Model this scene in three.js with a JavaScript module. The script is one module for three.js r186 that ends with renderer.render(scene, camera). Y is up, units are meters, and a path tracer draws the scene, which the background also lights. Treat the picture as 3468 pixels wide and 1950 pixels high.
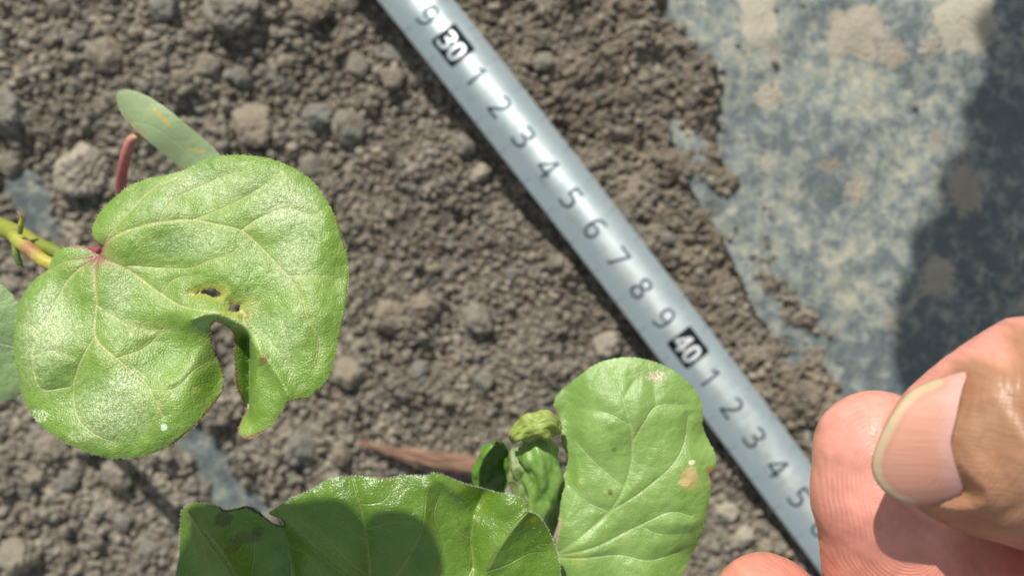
import * as THREE from 'three';
import { mergeGeometries } from 'three/addons/utils/BufferGeometryUtils.js';
import { createNoise2D, createNoise3D } from 'simplex-noise';

// ---------------------------------------------------------------- camera, sky, sun, exposure
const scene = new THREE.Scene();
const CAM_H = 0.27, FOCAL = 3331;                       // metres above the soil; focal length in photograph pixels
const camera = new THREE.PerspectiveCamera(2 * Math.atan(975 / FOCAL) * 180 / Math.PI, 1024 / 575, 0.004, 200);
camera.up.set(0, 0, -1);
camera.position.set(0, CAM_H, 0);
camera.lookAt(0, 0, 0);
camera.focus = 0.134;
camera.userData.fStop = 21;
const SUN = new THREE.Vector3(-0.25, 0.64, -0.73).normalize();
const SKY_W = 256, SKY_H = 128, skyData = new Float32Array(SKY_W * SKY_H * 4);   // hazy summer sky with a bright ring of haze round the sun
for (let j = 0; j < SKY_H; j++) for (let i = 0; i < SKY_W; i++) {
  const el = ((j + 0.5) / SKY_H - 0.5) * Math.PI, az = ((i + 0.5) / SKY_W - 0.5) * 2 * Math.PI, k = (j * SKY_W + i) * 4;
  const d = new THREE.Vector3(Math.cos(el) * Math.cos(az), Math.sin(el), Math.cos(el) * Math.sin(az)), up = Math.max(0, d.y), hz = Math.pow(1 - up, 2.2), ang = Math.acos(Math.min(1, Math.max(-1, d.dot(SUN))));
  const glow = 1.1 * Math.exp(-ang / 0.16) + 0.22 * Math.exp(-ang / 0.6);
  skyData.set([0.26 + 0.24 * hz + glow, 0.30 + 0.22 * hz + glow * 0.97, 0.345 + 0.2 * hz + glow * 0.92, 1], k);
}
const sky = new THREE.DataTexture(skyData, SKY_W, SKY_H, THREE.RGBAFormat, THREE.FloatType);
sky.mapping = THREE.EquirectangularReflectionMapping; sky.magFilter = sky.minFilter = THREE.LinearFilter; sky.needsUpdate = true;
scene.background = sky;
scene.environment = sky;
const sun = new THREE.DirectionalLight(new THREE.Color(1, 0.94, 0.84), 4.9);
sun.position.copy(SUN).multiplyScalar(1.2);
sun.castShadow = true;
sun.shadow.mapSize.set(4096, 4096);
sun.shadow.radius = 0.8;
Object.assign(sun.shadow.camera, { left: -0.35, right: 0.35, top: 0.35, bottom: -0.35, near: 0.1, far: 3 });
scene.add(sun, sun.target);
const renderer = new THREE.WebGLRenderer({ antialias: true });
renderer.shadowMap.enabled = true;
renderer.toneMapping = THREE.LinearToneMapping;
renderer.toneMappingExposure = 1.2;

// ---------------------------------------------------------------- helpers
function rng(seed) {
  let a = seed >>> 0;
  return () => { a = (a + 0x6D2B79F5) >>> 0; let t = a; t = Math.imul(t ^ (t >>> 15), t | 1); t ^= t + Math.imul(t ^ (t >>> 7), t | 61); return ((t ^ (t >>> 14)) >>> 0) / 4294967296; };
}
const n2 = createNoise2D(rng(11)), n3 = createNoise3D(rng(12));
const clamp = (x, a = 0, b = 1) => Math.min(b, Math.max(a, x));
const lerp = (a, b, t) => a + (b - a) * t;
const smooth = (a, b, x) => { const t = clamp((x - a) / (b - a)); return t * t * (3 - 2 * t); };
function hash(i, j, k) { let h = Math.imul(i, 374761393) + Math.imul(j, 668265263) + Math.imul(k, 2147483647 - 57); h = Math.imul(h ^ (h >>> 13), 1274126177); h ^= h >>> 16; return (h >>> 0) / 4294967296; }
const at = (px, py, h) => new THREE.Vector3((px - 1734) * (CAM_H - h) / FOCAL, h, (py - 975) * (CAM_H - h) / FOCAL);
const fbm = (x, y, o = 4) => { let s = 0, a = 0.5, f = 1; for (let i = 0; i < o; i++) { s += a * n2(x * f, y * f); a *= 0.5; f *= 2.03; } return s; };
function segDist(x, y, ax, ay, bx, by) { const dx = bx - ax, dy = by - ay, t = clamp(((x - ax) * dx + (y - ay) * dy) / (dx * dx + dy * dy + 1e-12)); return Math.hypot(x - ax - dx * t, y - ay - dy * t); }
function lineDist(x, y, p) { let d = 1e9; for (let i = 0; i + 1 < p.length; i++) d = Math.min(d, segDist(x, y, p[i][0], p[i][1], p[i + 1][0], p[i + 1][1])); return d; }
function polyDist(x, y, p) {                             // signed, negative inside
  let d = 1e18, inside = false;
  for (let i = 0, j = p.length - 1; i < p.length; j = i++) {
    const [ax, ay] = p[j], [bx, by] = p[i], dx = bx - ax, dy = by - ay;
    const t = clamp(((x - ax) * dx + (y - ay) * dy) / (dx * dx + dy * dy + 1e-12)), ex = x - ax - dx * t, ey = y - ay - dy * t;
    d = Math.min(d, ex * ex + ey * ey);
    if ((ay > y) !== (by > y) && x < (bx - ax) * (y - ay) / (by - ay) + ax) inside = !inside;
  }
  return inside ? -Math.sqrt(d) : Math.sqrt(d);
}
function spline(pts, closed, n) { return new THREE.CatmullRomCurve3(pts.map(p => new THREE.Vector3(p[0], p[1], p[2] || 0)), closed, 'centripetal').getSpacedPoints(n).map(p => [p.x, p.y, p.z]); }
function dataTex(w, h, fill, srgb) {
  const d = new Uint8Array(w * h * 4), c = [0, 0, 0];
  for (let j = 0; j < h; j++) for (let i = 0; i < w; i++) { fill(i, j, c); const k = (j * w + i) * 4; d[k] = clamp(c[0]) * 255; d[k + 1] = clamp(c[1]) * 255; d[k + 2] = clamp(c[2]) * 255; d[k + 3] = 255; }
  const t = new THREE.DataTexture(d, w, h);
  t.magFilter = t.minFilter = THREE.LinearFilter;
  if (srgb) t.colorSpace = THREE.SRGBColorSpace;
  t.needsUpdate = true;
  return t;
}
const taken = {};
function numbered(name) { const k = taken[name] = (taken[name] ?? -1) + 1; return k ? name + '_' + String(k).padStart(3, '0') : name; }
function tag(o, label, category, group, kind) { o.userData.label = label; o.userData.category = category; if (group) o.userData.group = group; if (kind) o.userData.kind = kind; return o; }
function mesh(name, geo, mat, parent) { const m = new THREE.Mesh(geo, mat); m.name = parent ? name : numbered(name); m.castShadow = m.receiveShadow = true; (parent || scene).add(m); return m; }
function group(name, x, y, z) { const g = new THREE.Group(); g.name = numbered(name); g.position.set(x, y, z); scene.add(g); return g; }
const rgb = (r, g, b) => new THREE.Color().setRGB(r, g, b);

// ---------------------------------------------------------------- soil
// pixel outlines are turned into metres on the soil
const G = (px, py) => [(px - 1734) * CAM_H / FOCAL, (py - 975) * CAM_H / FOCAL];
const FILM_EDGE = [[2230, -400], [2250, -60], [2262, 60], [2330, 105], [2407, 138], [2432, 207], [2452, 270], [2449, 414], [2470, 500], [2531, 621], [2587, 690], [2620, 760], [2676, 884], [2705, 960], [2762, 1030], [2806, 1158], [2850, 1296], [2920, 1500], [3000, 1800], [3150, 2300], [5200, 2400], [5200, -500]].map(p => G(...p));
const STRIP_MID = [[75, 650], [115, 720], [185, 850], [300, 1080], [470, 1330], [660, 1500], [745, 1640], [830, 1760], [960, 2000]].map(p => G(...p));
const TAPE_A = at(1180, 152 - 570, 0.015), TAPE_DIR = [0.62, 0.785];
const PITS = [[2648, 905, 40], [2640, 770, 26], [2610, 860, 22], [2380, 160, 30]].map(([x, y, r]) => [...G(x, y), r * CAM_H / FOCAL]);
const filmY = (x, z) => -0.0016 + 0.0011 * n2(x * 22 + 5, z * 22) + 0.0003 * n2(x * 90, z * 90 + 4);
function domes(x, z, cell, r0, r1, seed) {
  const ci = Math.floor(x / cell), cj = Math.floor(z / cell); let h = 0;
  for (let i = ci - 1; i <= ci + 1; i++) for (let j = cj - 1; j <= cj + 1; j++) {
    const cx = (i + hash(i, j, seed)) * cell, cz = (j + hash(i, j, seed + 1)) * cell, q = hash(i, j, seed + 2), r = cell * (r0 + (r1 - r0) * q * q);
    const d = (x - cx) * (x - cx) + (z - cz) * (z - cz);
    if (d < r * r) h = Math.max(h, Math.sqrt(r * r - d));
  }
  return h;
}
const tapeT = (x, z) => { const c = at(1534, 152, 0.015), dx = x - c.x, dz = z - c.z; return [dx * 0.62 + dz * 0.785, dx * 0.785 - dz * 0.62]; };  // along and across the tape
function soilY(x, z) {
  const far = Math.max(Math.abs(x) - 0.2, Math.abs(z) - 0.15, 0);
  if (far > 0.1) return 0.0018 * n2(x * 16, z * 16) * smooth(2, 0.1, far) + 0.012 * n2(x * 1.3, z * 1.3) * Math.min(1, far) - 0.002;
  const q1 = n2(x * 190, z * 190), q2 = n2(x * 190 + 40, z * 190), r1 = n2(x * 620, z * 620), r2 = n2(x * 620 + 40, z * 620);
  const [, across] = tapeT(x, z), crust = smooth(0.004, 0.016, across);
  let h = 0.0026 * n2(x * 17, z * 17) + 0.0016 * n2(x * 52 + 9, z * 52);
  h += 0.6 * domes(x + 0.0016 * q1, z + 0.0016 * q2, 0.013, 0.12, 0.46, 1) * (1 - 0.8 * crust) * smooth(-0.2, 0.3, n2(x * 30, z * 30 + 70) + 0.1);
  h += 0.5 * domes(x + 0.0012 * q1 + 0.0006 * r1, z + 0.0012 * q2 + 0.0006 * r2, 0.0046, 0.06, 0.5, 11) * (1 - 0.85 * crust);
  h += 0.6 * domes(x + 0.0005 * r1, z + 0.0005 * r2, 0.0019, 0.08, 0.56, 21) * (1 - 0.75 * crust);
  h += 0.5 * domes(x + 0.0002 * r1, z + 0.0002 * r2, 0.001, 0.2, 0.6, 31) * (1 - 0.4 * crust);
  h += 0.00042 * n2(x * 480 + 7, z * 480) + 0.00024 * n2(x * 1050, z * 1050) + 0.00014 * n2(x * 2000, z * 2000);
  const pit = n2(x * 130, z * 130 + 3) * 0.7 + n2(x * 300, z * 300) * 0.45;
  h += crust * (0.0011 * n2(x * 80, z * 80 + 3) + 0.0003 * n2(x * 330, z * 330) - 0.0022 * smooth(0.2, 0.75, pit) + 0.0006 * smooth(0.2, 0.8, -pit));
  const fd = -polyDist(x, z, FILM_EDGE) + 0.0016 * n2(x * 75, z * 75) + 0.0015 * n2(x * 210, z * 210) - 0.0012;
  h = lerp(h + 0.0022 * smooth(-0.02, -0.004, fd), h * 0.3 - 0.007, smooth(-0.005, 0.003, fd));
  const sd = lineDist(x, z, STRIP_MID) + 0.0018 * n2(x * 90 + 30, z * 90);
  const wide = smooth(-0.004, 0.022, z); h = lerp(h - 0.006, h, smooth(lerp(-0.0016, 0.0026, wide), lerp(0.0022, 0.006, wide), sd));
  for (const [px, pz, r] of PITS) { const d = Math.hypot(x - px, z - pz); if (d < r * 2) h -= 0.004 * Math.exp(-(d * d) / (r * r * 0.5)); }
  return h - 0.0015;
}
{
  const axis = (half, step, more) => { const a = []; for (let v = -half; v <= half + 1e-9; v += step) a.push(v); const q = []; for (let v = half + 0.0022; v < half + 0.13; v += 0.0022) q.push(v); more = [...q, ...more]; return [...more.map(v => -v).reverse(), ...a, ...more]; };
  const xs = axis(0.156, 0.00041, [0.3, 0.32, 0.35, 0.4, 0.5, 0.65, 0.8, 1.1, 1.5, 2.5, 4, 7, 12, 40]), zs = axis(0.092, 0.00041, [0.23, 0.25, 0.28, 0.33, 0.4, 0.5, 0.65, 0.8, 1.1, 1.5, 2.5, 5, 14, 40]);
  const nx = xs.length, nz = zs.length, pos = new Float32Array(nx * nz * 3), col = new Float32Array(nx * nz * 3), idx = [];
  for (let j = 0, k = 0; j < nz; j++) for (let i = 0; i < nx; i++, k++) {
    const x = xs[i], z = zs[j];
    pos[k * 3] = x; pos[k * 3 + 1] = soilY(x, z); pos[k * 3 + 2] = z;
    const [, across] = tapeT(x, z), crust = smooth(0, 0.02, across);
    const near = Math.max(Math.abs(x) - 0.28, Math.abs(z) - 0.22) < 0 ? 1 : 0, t = 0.84 * (1 + near * (0.14 * n2(x * 14 + 2, z * 14) + 0.18 * n2(x * 45, z * 45) + 0.15 * n2(x * 300, z * 300) + 0.14 * n2(x * 1100, z * 1100)));
    const warm = clamp(0.5 + near * (0.5 * n2(x * 20 + 60, z * 20) + 0.4 * crust));
    col[k * 3] = lerp(0.162, 0.205, warm) * t; col[k * 3 + 1] = lerp(0.149, 0.17, warm) * t; col[k * 3 + 2] = lerp(0.124, 0.128, warm) * t;
  }
  for (let j = 0; j + 1 < nz; j++) for (let i = 0; i + 1 < nx; i++) { const a = j * nx + i; idx.push(a, a + nx, a + 1, a + 1, a + nx, a + nx + 1); }
  const g = new THREE.BufferGeometry();
  g.setAttribute('position', new THREE.BufferAttribute(pos, 3));
  g.setAttribute('color', new THREE.BufferAttribute(col, 3));
  g.setIndex(idx); g.computeVertexNormals();
  const uv = new Float32Array(nx * nz * 2); for (let k = 0; k < nx * nz; k++) { uv[k * 2] = pos[k * 3] / 0.05; uv[k * 2 + 1] = pos[k * 3 + 2] / 0.05; }
  g.setAttribute('uv', new THREE.BufferAttribute(uv, 2));
  const grit = dataTex(512, 512, (i, j, c) => { const a = i / 512 * 6.28318, b = j / 512 * 6.28318, q = (f, o) => n3(Math.cos(a) * f + o, Math.sin(a) * f + Math.cos(b) * f, Math.sin(b) * f); c[0] = c[1] = c[2] = 0.5 + 0.22 * q(7, 0) + 0.18 * q(14, 9) + 0.12 * q(26, 30); });
  grit.wrapS = grit.wrapT = THREE.RepeatWrapping;
  mesh('soil_ground', g, new THREE.MeshStandardMaterial({ vertexColors: true, roughness: 0.96, bumpMap: grit, bumpScale: 0.0007 })).userData.kind = 'structure';
}

// clods and crumbs
function lumpGeo(seed, detail, rough, flat) {
  const g = new THREE.IcosahedronGeometry(1, detail), p = g.attributes.position, r = rng(seed), o = [r() * 50, r() * 50, r() * 50], cuts = [];
  for (let k = 0; k < 9; k++) { const v = new THREE.Vector3(r() - 0.5, r() - 0.5, r() - 0.5).normalize(); cuts.push([v, 0.72 + 0.25 * r()]); }
  const v = new THREE.Vector3(), seen = new Map();
  for (let i = 0; i < p.count; i++) {
    v.fromBufferAttribute(p, i);
    let s = 1 + 0.2 * n3(v.x * 1.1 + o[0], v.y * 1.1 + o[1], v.z * 1.1 + o[2]);
    for (const [c, d] of cuts) { const q = v.dot(c) * s; if (q > d) s *= lerp(1, d / q, 0.85); }
    s += rough * (0.09 * n3(v.x * 3.5 + o[1], v.y * 3.5 + o[2], v.z * 3.5) + 0.06 * n3(v.x * 8, v.y * 8 + o[0], v.z * 8) + 0.03 * n3(v.x * 19, v.y * 19, v.z * 19 + o[2]));
    p.setXYZ(i, v.x * s, v.y * s * flat, v.z * s);
  }
  const key = i => Math.round(p.getX(i) * 1e5) + ',' + Math.round(p.getY(i) * 1e5) + ',' + Math.round(p.getZ(i) * 1e5);
  const pos = [], index = [];
  for (let i = 0; i < p.count; i++) { const k = key(i); if (!seen.has(k)) { seen.set(k, pos.length / 3); pos.push(p.getX(i), p.getY(i), p.getZ(i)); } index.push(seen.get(k)); }
  const out = new THREE.BufferGeometry();
  out.setAttribute('position', new THREE.Float32BufferAttribute(pos, 3)); out.setIndex(index); out.computeVertexNormals();
  return out;
}
const clodGeos = [0, 1, 2, 3, 4, 5].map(k => lumpGeo(100 + k, 16, 1, 0.82));
const crumbGeos = [0, 1, 2, 3].map(k => lumpGeo(200 + k, 3, 1, 0.85));
const clodMats = [[0.175, 0.162, 0.13], [0.2, 0.177, 0.136], [0.158, 0.152, 0.13], [0.21, 0.178, 0.134]].map(c => new THREE.MeshStandardMaterial({ color: rgb(...c), roughness: 0.96 }));
const paleMat = new THREE.MeshStandardMaterial({ color: rgb(0.28, 0.25, 0.2), roughness: 0.9 });
const nearTape = (x, z, m) => Math.abs(tapeT(x, z)[1]) < 0.0088 + m;
const filmIn = (x, z) => -polyDist(x, z, FILM_EDGE);
{
  const r = rng(5), placed = [];
  const notable = [   // photograph x, y, radius in pixels, words
    [365, 190, 62, 'blocky grey soil clod with a flat lit face, upper left of the pink leaf stalk'], [860, 420, 74, 'wide lumpy clod with a long dark underside, above the large round leaf'], [1075, 390, 62, 'rounded clod next to the wide lumpy clod above the round leaf'], [1180, 430, 60, 'rough clod nearest the tape of the pair above the round leaf'],
    [285, 590, 84, 'broad pale clod at the foot of the pink leaf stalk'], [20, 390, 80, 'big clod by the left end of the soil, level with the small leaf tip'], [795, 30, 84, 'large flat grey clod between the tape and the leaf tip'], [560, 25, 62, 'angular clod beside the large flat grey clod'], [1065, 25, 60, 'grey clod tucked against the metal tape near 29'],
    [1045, 560, 44, 'small round clod resting just off the upper rim of the round leaf'], [1325, 1075, 64, 'big rounded clod with a deep shadow, right of the folded leaf lobe'], [1610, 1075, 52, 'clod between the tape and the big rounded clod'], [1185, 1255, 50, 'clod beside the right rim of the round leaf'], [1640, 1290, 42, 'clod above the curled leaf tips'],
    [2055, 1170, 48, 'pale clod lying against the tape just before 40'], [1625, 590, 34, 'pale flat pebble in the shade of the tape by 34'], [1210, 215, 50, 'clod in the dark patch left of the tape near 30'], [405, 1600, 52, 'clod below the round leaf, left of the film strip'], [2460, 1735, 40, 'pale clod between the spotted leaf and the tape'], [2515, 1810, 34, 'smaller pale clod between the spotted leaf and the tape'],
    [60, 1880, 70, 'long grey clod in the bottom corner of bare soil'], [700, 220, 46, 'clod above the tilted small leaf'], [1840, 215, 34, 'clod right of the tape beside 31'], [180, 1510, 50, 'clod under the lowest rim of the round leaf']];
  const put = (x, z, rad, label, pale) => {
    const y = Math.max(soilY(x, z), filmIn(x, z) > 0 ? filmY(x, z) : -1), c = mesh('soil_clod', clodGeos[Math.floor(r() * 6)], pale ? paleMat : clodMats[Math.floor(r() * 4)]);
    const s = rad * (0.9 + 0.2 * r());
    c.scale.set(s * (0.85 + 0.3 * r()), s * (0.75 + 0.25 * r()), s * (0.85 + 0.3 * r()));
    c.rotation.set((r() - 0.5) * 0.5, r() * 6.28, (r() - 0.5) * 0.5);
    c.position.set(x, y + s * (label ? 0.42 : 0.3), z);
    placed.push([x, z, rad]);
    const tone = { 0: 'greyish brown', 1: 'light brown', 2: 'grey', 3: 'warm tan' }[clodMats.indexOf(c.material)], size = rad > 0.0032 ? 'large blocky' : rad > 0.0022 ? 'pea-sized' : 'lentil-sized', [px, py] = [x * FOCAL / CAM_H + 1734, z * FOCAL / CAM_H + 975];
    const where = tapeT(x, z)[1] > 0 ? 'on the strip of soil between tape and film' : nearTape(x, z, 0.012) ? 'just left of the tape' : py < 560 && px < 1000 ? 'near the tilted seed leaf' : py < 620 ? 'between the seed leaf and the tape' : px < 330 && py < 1000 ? 'beside the yellow-green stem' : px < 1180 && py < 1560 ? 'on the soil under the round leaf' : px < 600 ? 'on the soil below the round leaf' : py > 1480 && px > 1900 ? 'on the soil under the spotted leaf' : py > 1600 ? 'on the soil under the dark leaf' : 'between the round leaf and the tape';
    tag(c, label || `${size} ${tone} soil clod ${where}`, 'soil clod', 'soil clods lying on the field');
  };
  for (const [px, py, pr, l] of notable) put(...G(px, py), pr * CAM_H / FOCAL, l, l.includes('pale'));
  for (let tries = 0; placed.length < 300 && tries < 9000; tries++) {
    const x = (r() - 0.5) * 0.29, z = (r() - 0.5) * 0.165, [, ac] = tapeT(x, z), q = r();
    if (ac > 0.008 && r() > 0.12) continue;
    if (lineDist(x, z, STRIP_MID) < 0.007) continue;
    const left = smooth(0.0, -0.1, x), rad = 0.0009 + 0.0027 * q * q * q * q * (1 + 0.25 * left) + 0.0004 * r();
    if (nearTape(x, z, rad) || filmIn(x, z) > -0.004) continue;
    if (placed.some(p => Math.hypot(p[0] - x, p[1] - z) < (p[2] + rad) * 1.05)) continue;
    put(x, z, rad, '', false);
  }
  // loose crumbs, too many to count
  const m4 = new THREE.Matrix4(), q4 = new THREE.Quaternion(), e = new THREE.Euler(), v = new THREE.Vector3(), s3 = new THREE.Vector3(), c = new THREE.Color();
  const mat = new THREE.MeshStandardMaterial({ color: 0xffffff, roughness: 0.96 });
  crumbGeos.forEach((geo, k) => {
    const n = 23000, im = new THREE.InstancedMesh(geo, mat, n);
    for (let i = 0; i < n;) {
      const wideOne = r() < 0.16, x = (r() - 0.5) * (wideOne ? 0.54 : 0.3), z = (r() - 0.5) * (wideOne ? 0.42 : 0.175), [, ac] = tapeT(x, z), fd = filmIn(x, z);
      if (ac > 0.006 && r() > 0.22) continue;
      if (fd > -0.001 && r() > 0.45 * Math.exp(-(fd + 0.001) / 0.0028) + 0.012) continue;
      const sd = lineDist(x, z, STRIP_MID);
      if (sd < 0.005 && r() > 0.4) continue;
      const left = smooth(0.02, -0.12, x), b = r(), rad = 0.00019 + 0.001 * Math.pow(b, 6) * (1 + 0.4 * left) + 0.00017 * r();
      const base = soilY(x, z), y = fd > 0 ? Math.max(base, filmY(x, z)) : base;
      e.set(r() * 6, r() * 6, r() * 6);
      m4.compose(v.set(x, y + rad * 0.3, z), q4.setFromEuler(e), s3.set(rad * (0.8 + 0.5 * r()), rad * (0.7 + 0.4 * r()), rad * (0.8 + 0.5 * r())));
      im.setMatrixAt(i, m4);
      const t = (0.58 + 0.55 * r()) * (1 + 0.14 * n2(x * 14 + 2, z * 14) + 0.18 * n2(x * 45, z * 45)), w = r();
      im.setColorAt(i, c.setRGB(lerp(0.176, 0.226, w) * t, lerp(0.166, 0.192, w) * t, lerp(0.138, 0.146, w) * t));
      i++;
    }
    im.name = numbered('soil_crumbs'); im.castShadow = im.receiveShadow = true;
    scene.add(tag(im, 'loose fine crumbs of dry brown soil strewn over the field', 'soil', 'loose soil crumbs', 'stuff'));
  });
}

// ---------------------------------------------------------------- plastic mulch film and dried mud
function worley(x, y, seed) { const ci = Math.floor(x), cj = Math.floor(y); let a = 9, b = 9; for (let i = ci - 1; i <= ci + 1; i++) for (let j = cj - 1; j <= cj + 1; j++) { const d = Math.hypot(i + hash(i, j, seed) - x, j + hash(i, j, seed + 7) - y); if (d < a) { b = a; a = d; } else if (d < b) b = d; } return [a, b]; }
const filmTex = (x0, x1, z0, z1, w, h, dusty) => dataTex(w, h, (i, j, c) => {
  const x = lerp(x0, x1, (i + 0.5) / w), z = lerp(z0, z1, (j + 0.5) / h);
  const wx = x + 0.0022 * n2(x * 150, z * 150), wz = z + 0.0022 * n2(x * 150 + 33, z * 150);
  const [f1, f2] = worley(wx * 190, wz * 190, 3), big = fbm(x * 24 + 3, z * 24, 3), mid = fbm(x * 130, z * 130 + 8, 4), fine = fbm(x * 480, z * 480 + 8, 3);
  const shadeZone = smooth(0.092, 0.125, x + 0.35 * z + 0.006 * n2(x * 60, z * 60));          // shade on the film's far side, painted in as darker colour
  const mud = dusty + 0.6 * big + 0.75 * mid + 0.35 * fine - 0.25 * shadeZone + 0.3 * smooth(0.22, 0.03, f2 - f1) - 0.3 * smooth(0.36, 0.12, f1) * (0.4 + shadeZone);
  const dust = smooth(-0.25, 0.65, mud), cake = smooth(0.55, 0.95, mud + 0.2 * n2(x * 300, z * 300));
  const k = 1 + 0.06 * n2(x * 900, z * 900);
  c[0] = lerp(lerp(0.335, 0.515, dust), 0.615, cake) * k; c[1] = lerp(lerp(0.375, 0.54, dust), 0.6, cake) * k; c[2] = lerp(lerp(0.388, 0.508, dust), 0.53, cake) * k;
}, true);
function sheet(x0, x1, z0, z1, nx, nz, inside, yf) {
  const pos = [], uv = [], idx = [], id = new Map();
  const vert = (i, j) => { const k = j * (nx + 1) + i; if (!id.has(k)) { const x = lerp(x0, x1, i / nx), z = lerp(z0, z1, j / nz); id.set(k, pos.length / 3); pos.push(x, yf(x, z), z); uv.push(i / nx, j / nz); } return id.get(k); };
  for (let j = 0; j < nz; j++) for (let i = 0; i < nx; i++) { if (!inside(lerp(x0, x1, (i + 0.5) / nx), lerp(z0, z1, (j + 0.5) / nz))) continue; const a = vert(i, j), b = vert(i + 1, j), d = vert(i, j + 1), e = vert(i + 1, j + 1); idx.push(a, d, b, b, d, e); }
  const g = new THREE.BufferGeometry();
  g.setAttribute('position', new THREE.Float32BufferAttribute(pos, 3)); g.setAttribute('uv', new THREE.Float32BufferAttribute(uv, 2)); g.setIndex(idx); g.computeVertexNormals();
  return g;
}
const filmBump = dataTex(512, 512, (i, j, c) => { c[0] = c[1] = c[2] = 0.5 + 0.3 * fbm(i * 0.02, j * 0.02, 5) + 0.25 * n2(i * 0.2, j * 0.2); });
filmBump.wrapS = filmBump.wrapT = THREE.RepeatWrapping; filmBump.repeat.set(4, 4);
const filmMat = map => new THREE.MeshPhysicalMaterial({ map, roughness: 0.5, specularIntensity: 0.8, bumpMap: filmBump, bumpScale: 0.0005 });
{
  const x0 = 0.024, x1 = 0.26, z0 = -0.13, z1 = 0.13;
  const g = sheet(x0, x1, z0, z1, 300, 340, (x, z) => filmIn(x, z) > -0.014, filmY);
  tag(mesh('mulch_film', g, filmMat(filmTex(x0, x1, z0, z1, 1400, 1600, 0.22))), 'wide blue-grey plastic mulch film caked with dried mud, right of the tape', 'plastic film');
  const s0 = G(-160, 480), s1 = G(1080, 2080);
  const gs = sheet(s0[0], s1[0], s0[1], s1[1], 220, 280, (x, z) => lineDist(x, z, STRIP_MID) < 0.0062, (x, z) => -0.0022 + 0.0007 * n2(x * 70, z * 70));
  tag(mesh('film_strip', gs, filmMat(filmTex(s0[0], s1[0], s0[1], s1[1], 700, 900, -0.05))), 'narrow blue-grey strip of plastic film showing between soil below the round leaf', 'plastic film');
  // splashes of dried mud
  const splashes = [[2614, 318, 50, 1], [2600, 546, 36, 1], [2821, 559, 36, 0.9], [2918, 635, 46, 1.1], [2575, 60, 66, 1.6], [2625, 160, 32, 1.3], [2911, 104, 90, 0.9], [3277, 60, 100, 1.1], [3029, 180, 56, 0.8], [3277, 640, 58, 1.5], [3188, 932, 66, 1], [3030, 1093, 32, 1], [3160, 150, 44, 1], [2880, 365, 26, 1], [3180, 470, 34, 1.2]];
  const mudMat = [[0.31, 0.28, 0.225], [0.34, 0.315, 0.255], [0.27, 0.24, 0.19]].map(c => new THREE.MeshStandardMaterial({ color: rgb(...c), roughness: 0.95 }));
  const words = ['round tan mud blob with ragged rim close to the soil edge', 'small tan mud blob half on the soil edge', 'small bright mud blob between two larger ones', 'pale mud blob right of the small bright one', 'long mud smear running down from the film corner by the soil', 'lower tail of the long mud smear', 'wide thin mud patch in the middle of the film top', 'largest pale mud patch on the film', 'mud patch below the wide thin patch', 'dim elongated mud patch in the shaded film', 'round brown mud disc in the shaded film', 'small round mud disc just above the index fingertip', 'thin mud patch beside the largest one', 'little mud fleck in the mid film', 'mud fleck at the shade line on the film'];
  splashes.forEach(([px, py, pr, asp], k) => {
    const [cx, cz] = G(px, py), r = 1.25 * pr * CAM_H / FOCAL, rings = 22, seg = 72, pos = [0, 0, 0], idx = [], rr = rng(40 + k)() * 90;
    for (let a = 1; a <= rings; a++) for (let s = 0; s < seg; s++) {
      const th = s / seg * 6.2832, q = a / rings, ca = Math.cos(th), sa = Math.sin(th), R = r * (1 + 0.2 * n2(ca * 0.9 + rr, sa * 0.9) + 0.08 * n2(ca * 2.2 + rr, sa * 2.2) + 0.05 * n2(ca * 7 + rr, sa * 7)) * q, x = R * ca, z = R * sa * asp;
      pos.push(x, 0, z); const n = a * 0 + (a - 1) * seg + s + 1, m = (a - 1) * seg + (s + 1) % seg + 1;
      if (a === 1) idx.push(0, m, n); else idx.push(n - seg, m - seg, n, n, m - seg, m);
    }
    for (let i = 0; i < pos.length; i += 3) { const x = pos[i], z = pos[i + 2], ring = i ? Math.ceil((i / 3) / seg) / rings : 0; pos[i + 1] = filmY(cx + x, cz + z) - filmY(cx, cz) + (ring > 0.97 ? -0.0006 : 0.09 * r * (1 - ring * ring) - 0.00022 + 0.00022 * n2(x * 700, z * 700 + rr) + 0.00018 * n2(x * 1700, z * 1700)); }
    const g2 = new THREE.BufferGeometry(); g2.setAttribute('position', new THREE.Float32BufferAttribute(pos, 3)); g2.setIndex(idx); g2.computeVertexNormals();
    const m = mesh('mud_splash', g2, mudMat[k % 3]); m.position.set(cx, filmY(cx, cz), cz);
    tag(m, words[k], 'dried mud', 'dried mud splashes on the film');
  });
}

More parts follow.
